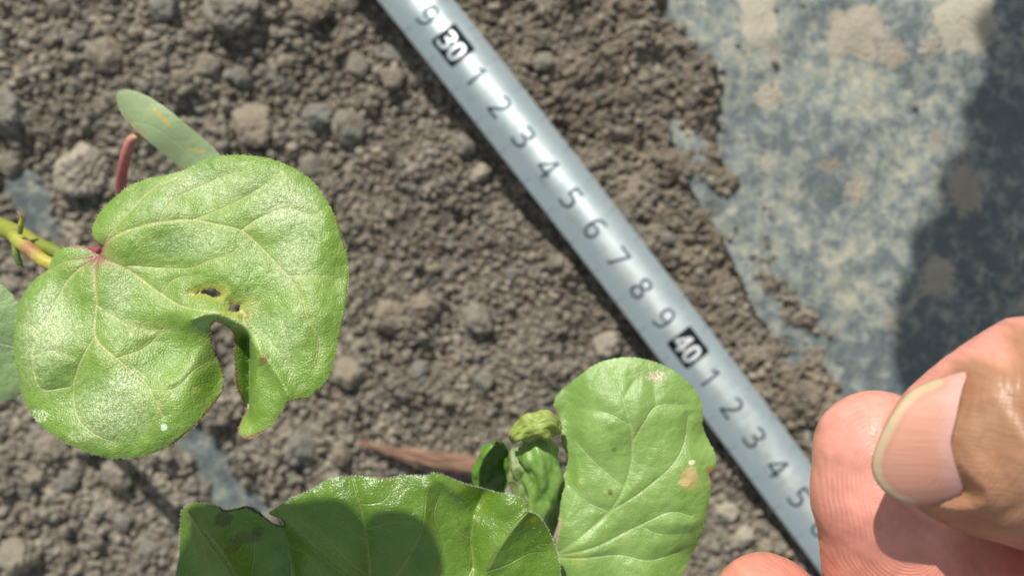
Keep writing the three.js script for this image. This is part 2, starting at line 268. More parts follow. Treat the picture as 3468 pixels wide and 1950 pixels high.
// ---------------------------------------------------------------- steel tape
{
  const A = at(1534, 152, 0.0150), B = at(2789, 1781, 0.0075), len = 0.16;           // the 30 and 46 marks
  const axis = new THREE.Vector3(B.x - A.x, 0, B.z - A.z), perCm = axis.length() / 16; axis.normalize();
  const side = new THREE.Vector3(-axis.z, 0, axis.x).multiplyScalar(-1);              // towards the upper edge of the digits
  if (side.x < 0) side.multiplyScalar(-1);
  const W = 0.0171, N0 = 17, N1 = 58, ns = 410, nw = 40, R = 0.0118, pos = [], uv = [], idx = [], T = 0.00018;
  const rise = s => { const t = (s - 30) / 16; if (s < 29) return 0.0153 - 0.0004 * (29 - s) - 0.00009 * (29 - s) ** 2; return lerp(0.0150, 0.0075, clamp(t, 0, 1.35)) - Math.max(0, t - 1.35) * 0.001; };
  for (let L = 0; L < 2; L++) for (let i = 0; i <= ns; i++) for (let j = 0; j <= nw; j++) {
    const s = lerp(N0, N1, i / ns), w = (j / nw - 0.5) * W, th = w / R, bow = 0.0006 * Math.sin((s - 30) * 0.2);
    const off = R * Math.sin(th) + bow, dy = R * (Math.cos(th) - 1) - L * T;
    pos.push(A.x + axis.x * (s - 30) * perCm + side.x * off, rise(s) + dy, A.z + axis.z * (s - 30) * perCm + side.z * off);
    uv.push((s - 27) / 21, j / nw);
  }
  const row = nw + 1, back = (ns + 1) * row;
  for (let i = 0; i < ns; i++) for (let j = 0; j < nw; j++) { const a = i * row + j, b = a + row; idx.push(a, b, a + 1, a + 1, b, b + 1); idx.push(a + back, a + 1 + back, b + back, a + 1 + back, b + 1 + back, b + back); }
  for (let i = 0; i < ns; i++) for (const j of [0, nw]) { const a = i * row + j, b = a + row; idx.push(a, a + back, b, b, a + back, b + back); }
  const g = new THREE.BufferGeometry();
  g.setAttribute('position', new THREE.Float32BufferAttribute(pos, 3)); g.setAttribute('uv', new THREE.Float32BufferAttribute(uv, 2)); g.setIndex(idx); g.computeVertexNormals();
  const cw = 2048, ch = 166, cv = document.createElement('canvas'); cv.width = cw; cv.height = ch;
  const x = cv.getContext('2d'), cm = cw / 21;
  x.fillStyle = '#c2cfd0'; x.fillRect(0, 0, cw, ch);
  const r = rng(77);
  for (let k = 0; k < 2600; k++) { const a = 0.02 + 0.05 * r(); x.fillStyle = r() < 0.5 ? `rgba(70,80,90,${a})` : `rgba(255,255,255,${a})`; x.fillRect(r() * cw, r() * ch * 0.6, 0.6 + r(), ch * (0.15 + 0.6 * r())); }
  for (let k = 0; k < 90; k++) { x.fillStyle = `rgba(90,85,75,${0.03 + 0.06 * r()})`; x.beginPath(); x.ellipse(r() * cw, r() * ch, 2 + 14 * r(), 2 + 8 * r(), r() * 3, 0, 7); x.fill(); }
  x.fillStyle = 'rgba(50,64,80,0.6)';
  for (let k = 270; k <= 480; k++) { const u = (k / 10 - 27) * cm - 0.1 * cm, l = k % 10 === 0 ? 0.15 : 0; if (l) { x.fillRect(u, 0, 1.4, ch * l); x.fillRect(u, ch * (1 - 0.17), 1.4, ch * 0.17); } }
  x.textAlign = 'center'; x.textBaseline = 'middle';
  for (let s = 27; s <= 48; s++) {
    const u = (s - 27) * cm, v = ch * 0.5;
    if (s % 10 === 0) {
      x.fillStyle = '#1d252c'; x.beginPath(); x.roundRect(u - 0.44 * cm, v - 0.235 * ch, 0.88 * cm, 0.47 * ch, 7); x.fill();
      x.fillStyle = '#dfe6ea'; x.font = `bold ${Math.round(ch * 0.44)}px sans-serif`; x.save(); x.translate(u, v + 3); x.scale(0.92, 1); x.fillText(String(s), 0, 0); x.restore();
    } else { x.fillStyle = '#2c3b50'; x.font = `${Math.round(ch * 0.5)}px sans-serif`; x.save(); x.translate(u, v + 4); x.fillText(String(s % 10), 0, 0); x.restore(); }
  }
  const tex = new THREE.CanvasTexture(cv); tex.colorSpace = THREE.SRGBColorSpace; tex.magFilter = THREE.LinearFilter;
  const brush = dataTex(2048, 64, (i, j, c) => { c[0] = c[1] = c[2] = 0.5 + 0.4 * (hash(i, Math.floor(j / 14 + hash(i, 3, 9) * 9), 5) - 0.5) + 0.1 * n2(i * 0.03, j * 0.1); });
  const rough = dataTex(1024, 64, (i, j, c) => { c[0] = c[2] = 0; c[1] = 0.46 + 0.1 * fbm(i * 0.012, j * 0.05, 4) + 0.06 * (hash(i, 1, 2) - 0.5); });
  const tape = group('tape_measure', A.x, 0, A.z);
  const blade = mesh('blade', g, new THREE.MeshPhysicalMaterial({ map: tex, metalness: 0.8, roughness: 1, roughnessMap: rough, anisotropy: 0.65, bumpMap: brush, bumpScale: 0.00001 }), tape);
  blade.position.set(-A.x, 0, -A.z);
  tag(tape, 'steel tape measure blade printed 30 and 40, stretched across the soil', 'tape measure');
}

// ---------------------------------------------------------------- dry stalk piece
{
  const line = spline([[...G(1225, 1490), 0.0035], [...G(1330, 1520), 0.0042], [...G(1470, 1545), 0.0048], [...G(1640, 1570), 0.0045]].map(p => [p[0], p[2], p[1]]), false, 60);
  const pos = [], idx = [], col = [];
  const ring = 64;
  line.forEach(([x, y, z], i) => { const t = i / 60, w = 0.0004 + 0.0019 * Math.pow(Math.sin(Math.min(1, t * 1.3) * 1.57), 1.2); for (let j = 0; j < ring; j++) { const a = j / ring * 6.283, k = 1 + 0.22 * n2(a * 2.2 + 3, t * 3) + 0.1 * Math.sin(a * 7 + t * 2) + 0.12 * n2(a * 9, t * 3); pos.push(x + 0.0004 * n2(a * 3, t * 9), y + 0.0011 * Math.sin(a) * k * (0.4 + 0.6 * t), z + w * Math.cos(a) * k); const q = clamp(0.62 + 0.5 * n2(a * 7, t * 3) + 0.25 * n2(a * 19, t * 6), 0.08, 1.3); col.push(0.27 * q + 0.03, 0.155 * q + 0.02, 0.095 * q + 0.015); } });
  for (let i = 0; i < 60; i++) for (let j = 0; j < ring; j++) { const a = i * ring + j, b = i * ring + (j + 1) % ring; idx.push(a, b, a + ring, b, b + ring, a + ring); }
  const g = new THREE.BufferGeometry(); g.setAttribute('position', new THREE.Float32BufferAttribute(pos, 3)); g.setAttribute('color', new THREE.Float32BufferAttribute(col, 3)); g.setIndex(idx); g.computeVertexNormals();
  tag(mesh('dry_stalk', g, new THREE.MeshStandardMaterial({ vertexColors: true, roughness: 0.85 })), 'flat splinter of dry reddish brown stalk lying on the soil above the dark leaf', 'dry stalk');
}

// ---------------------------------------------------------------- leaves
// A leaf is cut from a fine grid by its outline, bent by a height function and given a lower face and a rim.
function makeLeaf(o) {
  const ppm = FOCAL / (CAM_H - o.h), cx = o.c[0], cy = o.c[1], base = at(cx + (o.shift?.[0] ?? 0), cy + (o.shift?.[1] ?? 0), o.h), M = p => [(p[0] - cx) * (o.sx ?? 1) / ppm, (p[1] - cy) / ppm];
  const outline = spline(o.outline.map(M), true, o.samples || 340).slice(0, -1).map(p => [p[0], p[1]]);
  const holes = (o.holes || []).map(h => h.map(M)), nz = o.margin ?? 0.00012;
  let x0 = 1e9, x1 = -1e9, y0 = 1e9, y1 = -1e9;
  for (const [x, y] of outline) { x0 = Math.min(x0, x); x1 = Math.max(x1, x); y0 = Math.min(y0, y); y1 = Math.max(y1, y); }
  x0 -= 0.0006; y0 -= 0.0006; x1 += 0.0006; y1 += 0.0006;
  const sdf = (x, y) => { let d = polyDist(x, y, outline) + nz * n2(x * 1600, y * 1600) ; for (const h of holes) d = Math.max(d, -polyDist(x, y, h) - 0.0002 * n2(x * 2600, y * 2600)); return d; };
  // distance to the veins, in vein widths and in metres
  const TW = o.tex || 1024, TH = Math.round(TW * (y1 - y0) / (x1 - x0)), mpp = (x1 - x0) / TW;
  const vr = new Float32Array(TW * TH).fill(9), vd = new Float32Array(TW * TH).fill(1);
  for (const v of o.veins) {
    const pts = spline(v.p.map(M), false, 30), w0 = v.w * 0.001, reach = 0.004;
    for (let i = 0; i + 1 < pts.length; i++) {
      const [ax, ay] = pts[i], [bx, by] = pts[i + 1], w = w0 * (1 - 0.65 * i / pts.length);
      const i0 = Math.max(0, Math.floor((Math.min(ax, bx) - reach - x0) / mpp)), i1 = Math.min(TW - 1, Math.ceil((Math.max(ax, bx) + reach - x0) / mpp)), j0 = Math.max(0, Math.floor((Math.min(ay, by) - reach - y0) / mpp)), j1 = Math.min(TH - 1, Math.ceil((Math.max(ay, by) + reach - y0) / mpp));
      for (let j = j0; j <= j1; j++) for (let k = i0; k <= i1; k++) { const d = segDist(x0 + (k + 0.5) * mpp, y0 + (j + 0.5) * mpp, ax, ay, bx, by), q = j * TW + k; if (d < vd[q]) vd[q] = d; if (d / w < vr[q]) vr[q] = d / w; }
    }
  }
  const look = (f, x, y) => f[clamp(Math.floor((y - y0) / mpp), 0, TH - 1) * TW + clamp(Math.floor((x - x0) / mpp), 0, TW - 1)];
  const bumps = (o.bumps || []).map(([px, py, r, a, ry]) => [...M([px, py]), r / ppm, a * 0.001, (ry || r) / ppm]), folds = (o.folds || []).map(f => ({ p: spline(f.p.map(M), false, 24), a: f.a * 0.001, w: f.w / ppm, s: f.side || 0 }));
  const tilt = o.tilt || [0, 0], dome = o.dome || 0, veinDepth = (o.relief ?? 0.16) * 0.001, curl = (o.curl ?? 0.6) * 0.001, curlW = (o.curlW ?? 1.6) * 0.001;
  const height = (x, y, d) => {
    let h = tilt[0] * x + tilt[1] * y - dome * (x * x + y * y);
    for (const [bx, by, r, a, ry] of bumps) h += a * Math.exp(-((x - bx) ** 2) / (r * r) - ((y - by) ** 2) / (ry * ry));
    for (const f of folds) { const q = lineDist(x, y, f.p); h += f.a * Math.exp(-q / f.w * (1 + 0.15 * q / f.w)); }
    h += veinDepth * (1 - Math.exp(-look(vd, x, y) / 0.0011)) + 0.00016 * fbm(x * 260, y * 260, 3) * (o.wrinkle ?? 1) + 0.0004 * n2(x * 70 + 9, y * 70) * (o.wave ?? 1);
    if (o.extra) h += o.extra(x * ppm + cx, y * ppm + cy) * 0.001;
    return h - curl * Math.exp(d / curlW);
  };
  const step = o.step || 0.00032, nx = Math.ceil((x1 - x0) / step), ny = Math.ceil((y1 - y0) / step), D = new Float32Array((nx + 1) * (ny + 1));
  for (let j = 0; j <= ny; j++) for (let i = 0; i <= nx; i++) D[j * (nx + 1) + i] = sdf(x0 + i * step, y0 + j * step);
  const P = [], E = [], vid = new Map(), tri = [], rim = [], N = (nx + 1) * (ny + 1);
  const corner = k => { if (!vid.has(k)) { vid.set(k, P.length); P.push([x0 + (k % (nx + 1)) * step, y0 + Math.floor(k / (nx + 1)) * step]); E.push(D[k]); } return vid.get(k); };
  const cut = (a, b) => { if (a > b) [a, b] = [b, a]; const key = N + a * N + b; if (!vid.has(key)) { const t = D[a] / (D[a] - D[b]); vid.set(key, P.length); P.push([x0 + lerp(a % (nx + 1), b % (nx + 1), t) * step, y0 + lerp(Math.floor(a / (nx + 1)), Math.floor(b / (nx + 1)), t) * step]); E.push(0); } return vid.get(key); };
  for (let j = 0; j < ny; j++) for (let i = 0; i < nx; i++) {
    const a = j * (nx + 1) + i, b = a + 1, c = a + nx + 1, d = c + 1;
    for (const t of [[a, c, b], [b, c, d]]) {
      const s = t.map(k => D[k] < 0), n = s[0] + s[1] + s[2];
      if (n === 3) tri.push(...t.map(corner));
      else if (n === 1) { const k = s.indexOf(true), p = t[k], q = t[(k + 1) % 3], r = t[(k + 2) % 3], u = cut(p, q), v = cut(p, r); tri.push(corner(p), u, v); rim.push([u, v]); }
      else if (n === 2) { const k = s.indexOf(false), p = t[k], q = t[(k + 1) % 3], r = t[(k + 2) % 3], u = cut(p, q), v = cut(p, r); tri.push(u, corner(q), corner(r), u, corner(r), v); rim.push([v, u]); }
    }
  }
  const n = P.length, H = P.map((p, k) => height(p[0], p[1], E[k])), thick = o.thick || 0.00022;
  const pos = new Float32Array(n * 6), uv = new Float32Array(n * 4), idx = tri.slice();
  for (let k = 0; k < n; k++) { pos.set([P[k][0], H[k], P[k][1]], k * 3); pos.set([P[k][0], H[k] - thick, P[k][1]], (n + k) * 3); const u = (P[k][0] - x0) / (x1 - x0), v = (P[k][1] - y0) / (y1 - y0); uv.set([u, v], k * 2); uv.set([u, v], (n + k) * 2); }
  for (let k = 0; k < tri.length; k += 3) idx.push(tri[k] + n, tri[k + 2] + n, tri[k + 1] + n);
  const g = new THREE.BufferGeometry();
  g.setAttribute('position', new THREE.BufferAttribute(pos, 3)); g.setAttribute('uv', new THREE.BufferAttribute(uv, 2)); g.setIndex(idx); g.computeVertexNormals();
  const nor = g.attributes.normal; for (let k = 0; k < n; k++) nor.setXYZ(n + k, -nor.getX(k), -nor.getY(k), -nor.getZ(k));
  const rp = [], ru = [], ri = [];
  for (const [a, b] of rim) { const k = rp.length / 3; for (const q of [a, b]) { rp.push(P[q][0], H[q], P[q][1], P[q][0], H[q] - thick, P[q][1]); const u = uv[q * 2], v = uv[q * 2 + 1]; ru.push(u, v, u, v); } ri.push(k, k + 1, k + 2, k + 2, k + 1, k + 3); }
  const rg = new THREE.BufferGeometry(); rg.setAttribute('position', new THREE.Float32BufferAttribute(rp, 3)); rg.setAttribute('uv', new THREE.Float32BufferAttribute(ru, 2)); rg.setIndex(ri); rg.computeVertexNormals();
  // colour and relief of the blade
  const spots = (o.spots || []).map(s => ({ ...s, m: M(s.p), r: s.r / ppm, ry: (s.ry || s.r) / ppm })), rims = (o.edges || []).map(e => ({ p: e.p.map(M), w: e.w / ppm, c: e.c }));
  const net = o.net || 480, C = o.colors;
  const holeRim = holes;
  const fill = (i, j, c) => {
    const x = x0 + (i + 0.5) * mpp, y = y0 + (j + 0.5) * mpp, q = j * TW + i, v = vr[q], d = vd[q];
    const wx = x + 0.0004 * n2(x * 700, y * 700), wy = y + 0.0004 * n2(x * 700 + 50, y * 700);
    const [f1, f2] = worley(wx * net, wy * net, 61), vein3 = smooth(0.16, 0.02, f2 - f1);
    const mott = 0.5 + 0.5 * fbm(x * 120 + 4, y * 120, 4), grain = n2(x * 5200, y * 5200) * 0.5 + n2(x * 2600, y * 2600 + 7) * 0.5;
    let k = clamp(mott + 0.16 * grain), r = lerp(C.a[0], C.b[0], k), gg = lerp(C.a[1], C.b[1], k), b = lerp(C.a[2], C.b[2], k);
    const t3 = 0.16 * vein3 * (C.net ?? 1); r = lerp(r, C.v[0], t3); gg = lerp(gg, C.v[1], t3); b = lerp(b, C.v[2], t3);
    const vv = Math.exp(-v * v) * (C.veinMix ?? 0.75) + 0.16 * Math.exp(-d / 0.0009); r = lerp(r, C.v[0], vv); gg = lerp(gg, C.v[1], vv); b = lerp(b, C.v[2], vv);
    if (C.red) { const [px, py, rad, rr, rg2, rb] = C.red, [mx, my] = M([px, py]), f = Math.exp(-(((x - mx) ** 2 + (y - my) ** 2) / (rad / ppm) ** 2)) * clamp(Math.exp(-v * v * 0.5) + 0.25); r = lerp(r, rr, f); gg = lerp(gg, rg2, f); b = lerp(b, rb, f); }
    for (const s of spots) { const e0 = Math.hypot((x - s.m[0]) / s.r, (y - s.m[1]) / s.ry); if (e0 > 1.35) continue; const e = e0 + 0.32 * fbm(x * 900, y * 900 + s.r * 1e5, 3) * (s.rag ?? 1), f = smooth(1, 1 - (s.soft ?? 0.35), e) * (s.o ?? 1) * (s.speck ? smooth(-0.35, 0.55, n2(x * (s.speck > 1 ? s.speck : 2400), y * (s.speck > 1 ? s.speck : 2400)) + 0.5 * n2(x * 1300, y * 1300)) : 1); r = lerp(r, s.c[0], f); gg = lerp(gg, s.c[1], f); b = lerp(b, s.c[2], f); }
    for (const e of rims) { const f = smooth(1, 0.3, lineDist(x, y, e.p) / e.w + 0.4 * n2(x * 1500, y * 1500)); r = lerp(r, e.c[0], f); gg = lerp(gg, e.c[1], f); b = lerp(b, e.c[2], f); }
    for (const h of holeRim) { if (Math.hypot(x - h[0][0], y - h[0][1]) > 0.006) continue; const dd = polyDist(x, y, h); if (dd < 0.0013) { const f = smooth(0.0011, 0.0001, dd + 0.0004 * n2(x * 1800, y * 1800)); r = lerp(r, 0.38, f * 0.6); gg = lerp(gg, 0.38, f * 0.6); b = lerp(b, 0.07, f * 0.6); } }
    const j2 = 1 + 0.07 * grain; c[0] = Math.sqrt(clamp(r * j2)); c[1] = Math.sqrt(clamp(gg * j2)); c[2] = Math.sqrt(clamp(b * j2));
  };
  // colours above are linear; the square root is close to the display curve and is undone by the 2.0 power below
  const colTex = dataTex(TW, TH, (i, j, c) => { fill(i, j, c); for (let k = 0; k < 3; k++) { const l = c[k] * c[k]; c[k] = l <= 0.0031308 ? l * 12.92 : 1.055 * Math.pow(l, 1 / 2.4) - 0.055; } }, true);
  const bumpTex = dataTex(TW, TH, (i, j, c) => {
    const x = x0 + (i + 0.5) * mpp, y = y0 + (j + 0.5) * mpp, q = j * TW + i, wx = x + 0.0004 * n2(x * 700, y * 700), wy = y + 0.0004 * n2(x * 700 + 50, y * 700), [f1, f2] = worley(wx * net, wy * net, 61), [e1, e2] = worley(x * 2600, y * 2600, 71);
    c[0] = c[1] = c[2] = 0.45 + 0.22 * clamp((f2 - f1) * 2.2) + (o.grain ?? 0.2) * (clamp((e2 - e1) * 1.6) - 0.3) + 0.07 * n2(x * 6000, y * 6000) - 0.35 * Math.exp(-vr[q] * vr[q]) + 0.1 * Math.exp(-((vr[q] - 1.6) ** 2));
  });
  const mat = new THREE.MeshPhysicalMaterial({ map: colTex, bumpMap: bumpTex, bumpScale: o.bump ?? 0.00022, roughness: o.rough ?? 0.46, specularIntensity: o.spec ?? 1, transmission: o.through ?? 0.22, thickness: 0, side: THREE.DoubleSide });
  const leaf = mesh(o.name || 'leaf', mergeGeometries([g, rg]), mat, o.parent);
  leaf.position.set(base.x - o.parent.position.x, o.h, base.z - o.parent.position.z);
  if (o.label) leaf.userData.label = o.label;
  if (o.hairs) {                                          // fine hairs on margin and veins
    const r = rng(o.hairs), hp = [], hi = [];
    const hair = (x, y, dx, dy, up, l) => { const d = Math.max(-0.002, Math.min(0, sdf(x, y))), h = height(x, y, d), w = 0.000022, k = hp.length / 3, tx = x + dx * l, ty = y + dy * l; hp.push(x - dy * w, h, y + dx * w, x + dy * w, h, y - dx * w, x, h + w * 2, y, tx, h + up * l, ty); hi.push(k, k + 1, k + 3, k + 1, k + 2, k + 3, k + 2, k, k + 3); };
    for (let k = 0; k < outline.length; k++) for (let q = 0; q < (o.hairRate ?? 3); q++) { const a = outline[k], b = outline[(k + 1) % outline.length], t = r(), x = lerp(a[0], b[0], t), y = lerp(a[1], b[1], t), l = Math.hypot(b[0] - a[0], b[1] - a[1]); let ox = (b[1] - a[1]) / l, oy = -(b[0] - a[0]) / l; if (polyDist(x + ox * 1e-4, y + oy * 1e-4, outline) < 0) { ox = -ox; oy = -oy; } const w = (r() - 0.5) * 1.6; hair(x, y, ox + w * oy, oy - w * ox, 0.2 + 0.6 * r(), 0.00015 + 0.0003 * r()); }
    for (let k = 0; k < (o.hairTop ?? 0); k++) { const x = lerp(x0, x1, r()), y = lerp(y0, y1, r()); if (sdf(x, y) > -0.0008) continue; const a = r() * 6.28; hair(x, y, Math.cos(a), Math.sin(a), 0.4 + 0.7 * r(), 0.00025 + 0.0004 * r()); }
    const hg = new THREE.BufferGeometry(); hg.setAttribute('position', new THREE.Float32BufferAttribute(hp, 3)); hg.setIndex(hi); hg.computeVertexNormals();
    mesh('hairs', hg, hairMat, leaf).userData.kind = 'stuff';
  }
  return leaf;
}
const hairMat = new THREE.MeshStandardMaterial({ color: rgb(0.62, 0.66, 0.5), roughness: 0.5 });
function stalk(name, pts, radii, mat, parent, colors) {   // tapered tube through points (world), parent at its own position
  const n = 48, ring = 14, c = new THREE.CatmullRomCurve3(pts.map(p => p.isVector3 ? p : new THREE.Vector3(...p)), false, 'centripetal'), fr = c.computeFrenetFrames(n, false), pos = [], idx = [], col = [];
  const pick = (a, t) => { const f = t * (a.length - 1), i = Math.min(a.length - 2, Math.floor(f)); return [a[i], a[i + 1], f - i]; };
  for (let i = 0; i <= n; i++) {
    const t = i / n, p = c.getPoint(t), [ra, rb, rt] = pick(radii, t), r = lerp(ra, rb, rt);
    for (let j = 0; j < ring; j++) {
      const a = j / ring * 6.2832, k = 1 + 0.06 * n2(a * 1.2 + t * 3, t * 12), N = fr.normals[i], B = fr.binormals[i], ca = Math.cos(a) * r * k, sa = Math.sin(a) * r * k;
      pos.push(p.x + N.x * ca + B.x * sa - parent.position.x, p.y + N.y * ca + B.y * sa - parent.position.y, p.z + N.z * ca + B.z * sa - parent.position.z);
      const [ca1, cb1, ct] = pick(colors, t), m = 1 + 0.15 * n2(a * 2, t * 30); col.push(lerp(ca1[0], cb1[0], ct) * m, lerp(ca1[1], cb1[1], ct) * m, lerp(ca1[2], cb1[2], ct) * m);
    }
  }
  for (let i = 0; i < n; i++) for (let j = 0; j < ring; j++) { const a = i * ring + j, b = i * ring + (j + 1) % ring; idx.push(a, b, a + ring, b, b + ring, a + ring); }
  const q = pos.length / 3; for (const [e, o] of [[0, 1], [n, -1]]) { for (let j = 1; j + 1 < ring; j++) { const b = e * ring; o > 0 ? idx.push(b, b + j + 1, b + j) : idx.push(b, b + j, b + j + 1); } }
  const g = new THREE.BufferGeometry(); g.setAttribute('position', new THREE.Float32BufferAttribute(pos, 3)); g.setAttribute('color', new THREE.Float32BufferAttribute(col, 3)); g.setIndex(idx); g.computeVertexNormals();
  return mesh(name, g, mat, parent);
}
const stemMat = new THREE.MeshPhysicalMaterial({ vertexColors: true, roughness: 0.42 });

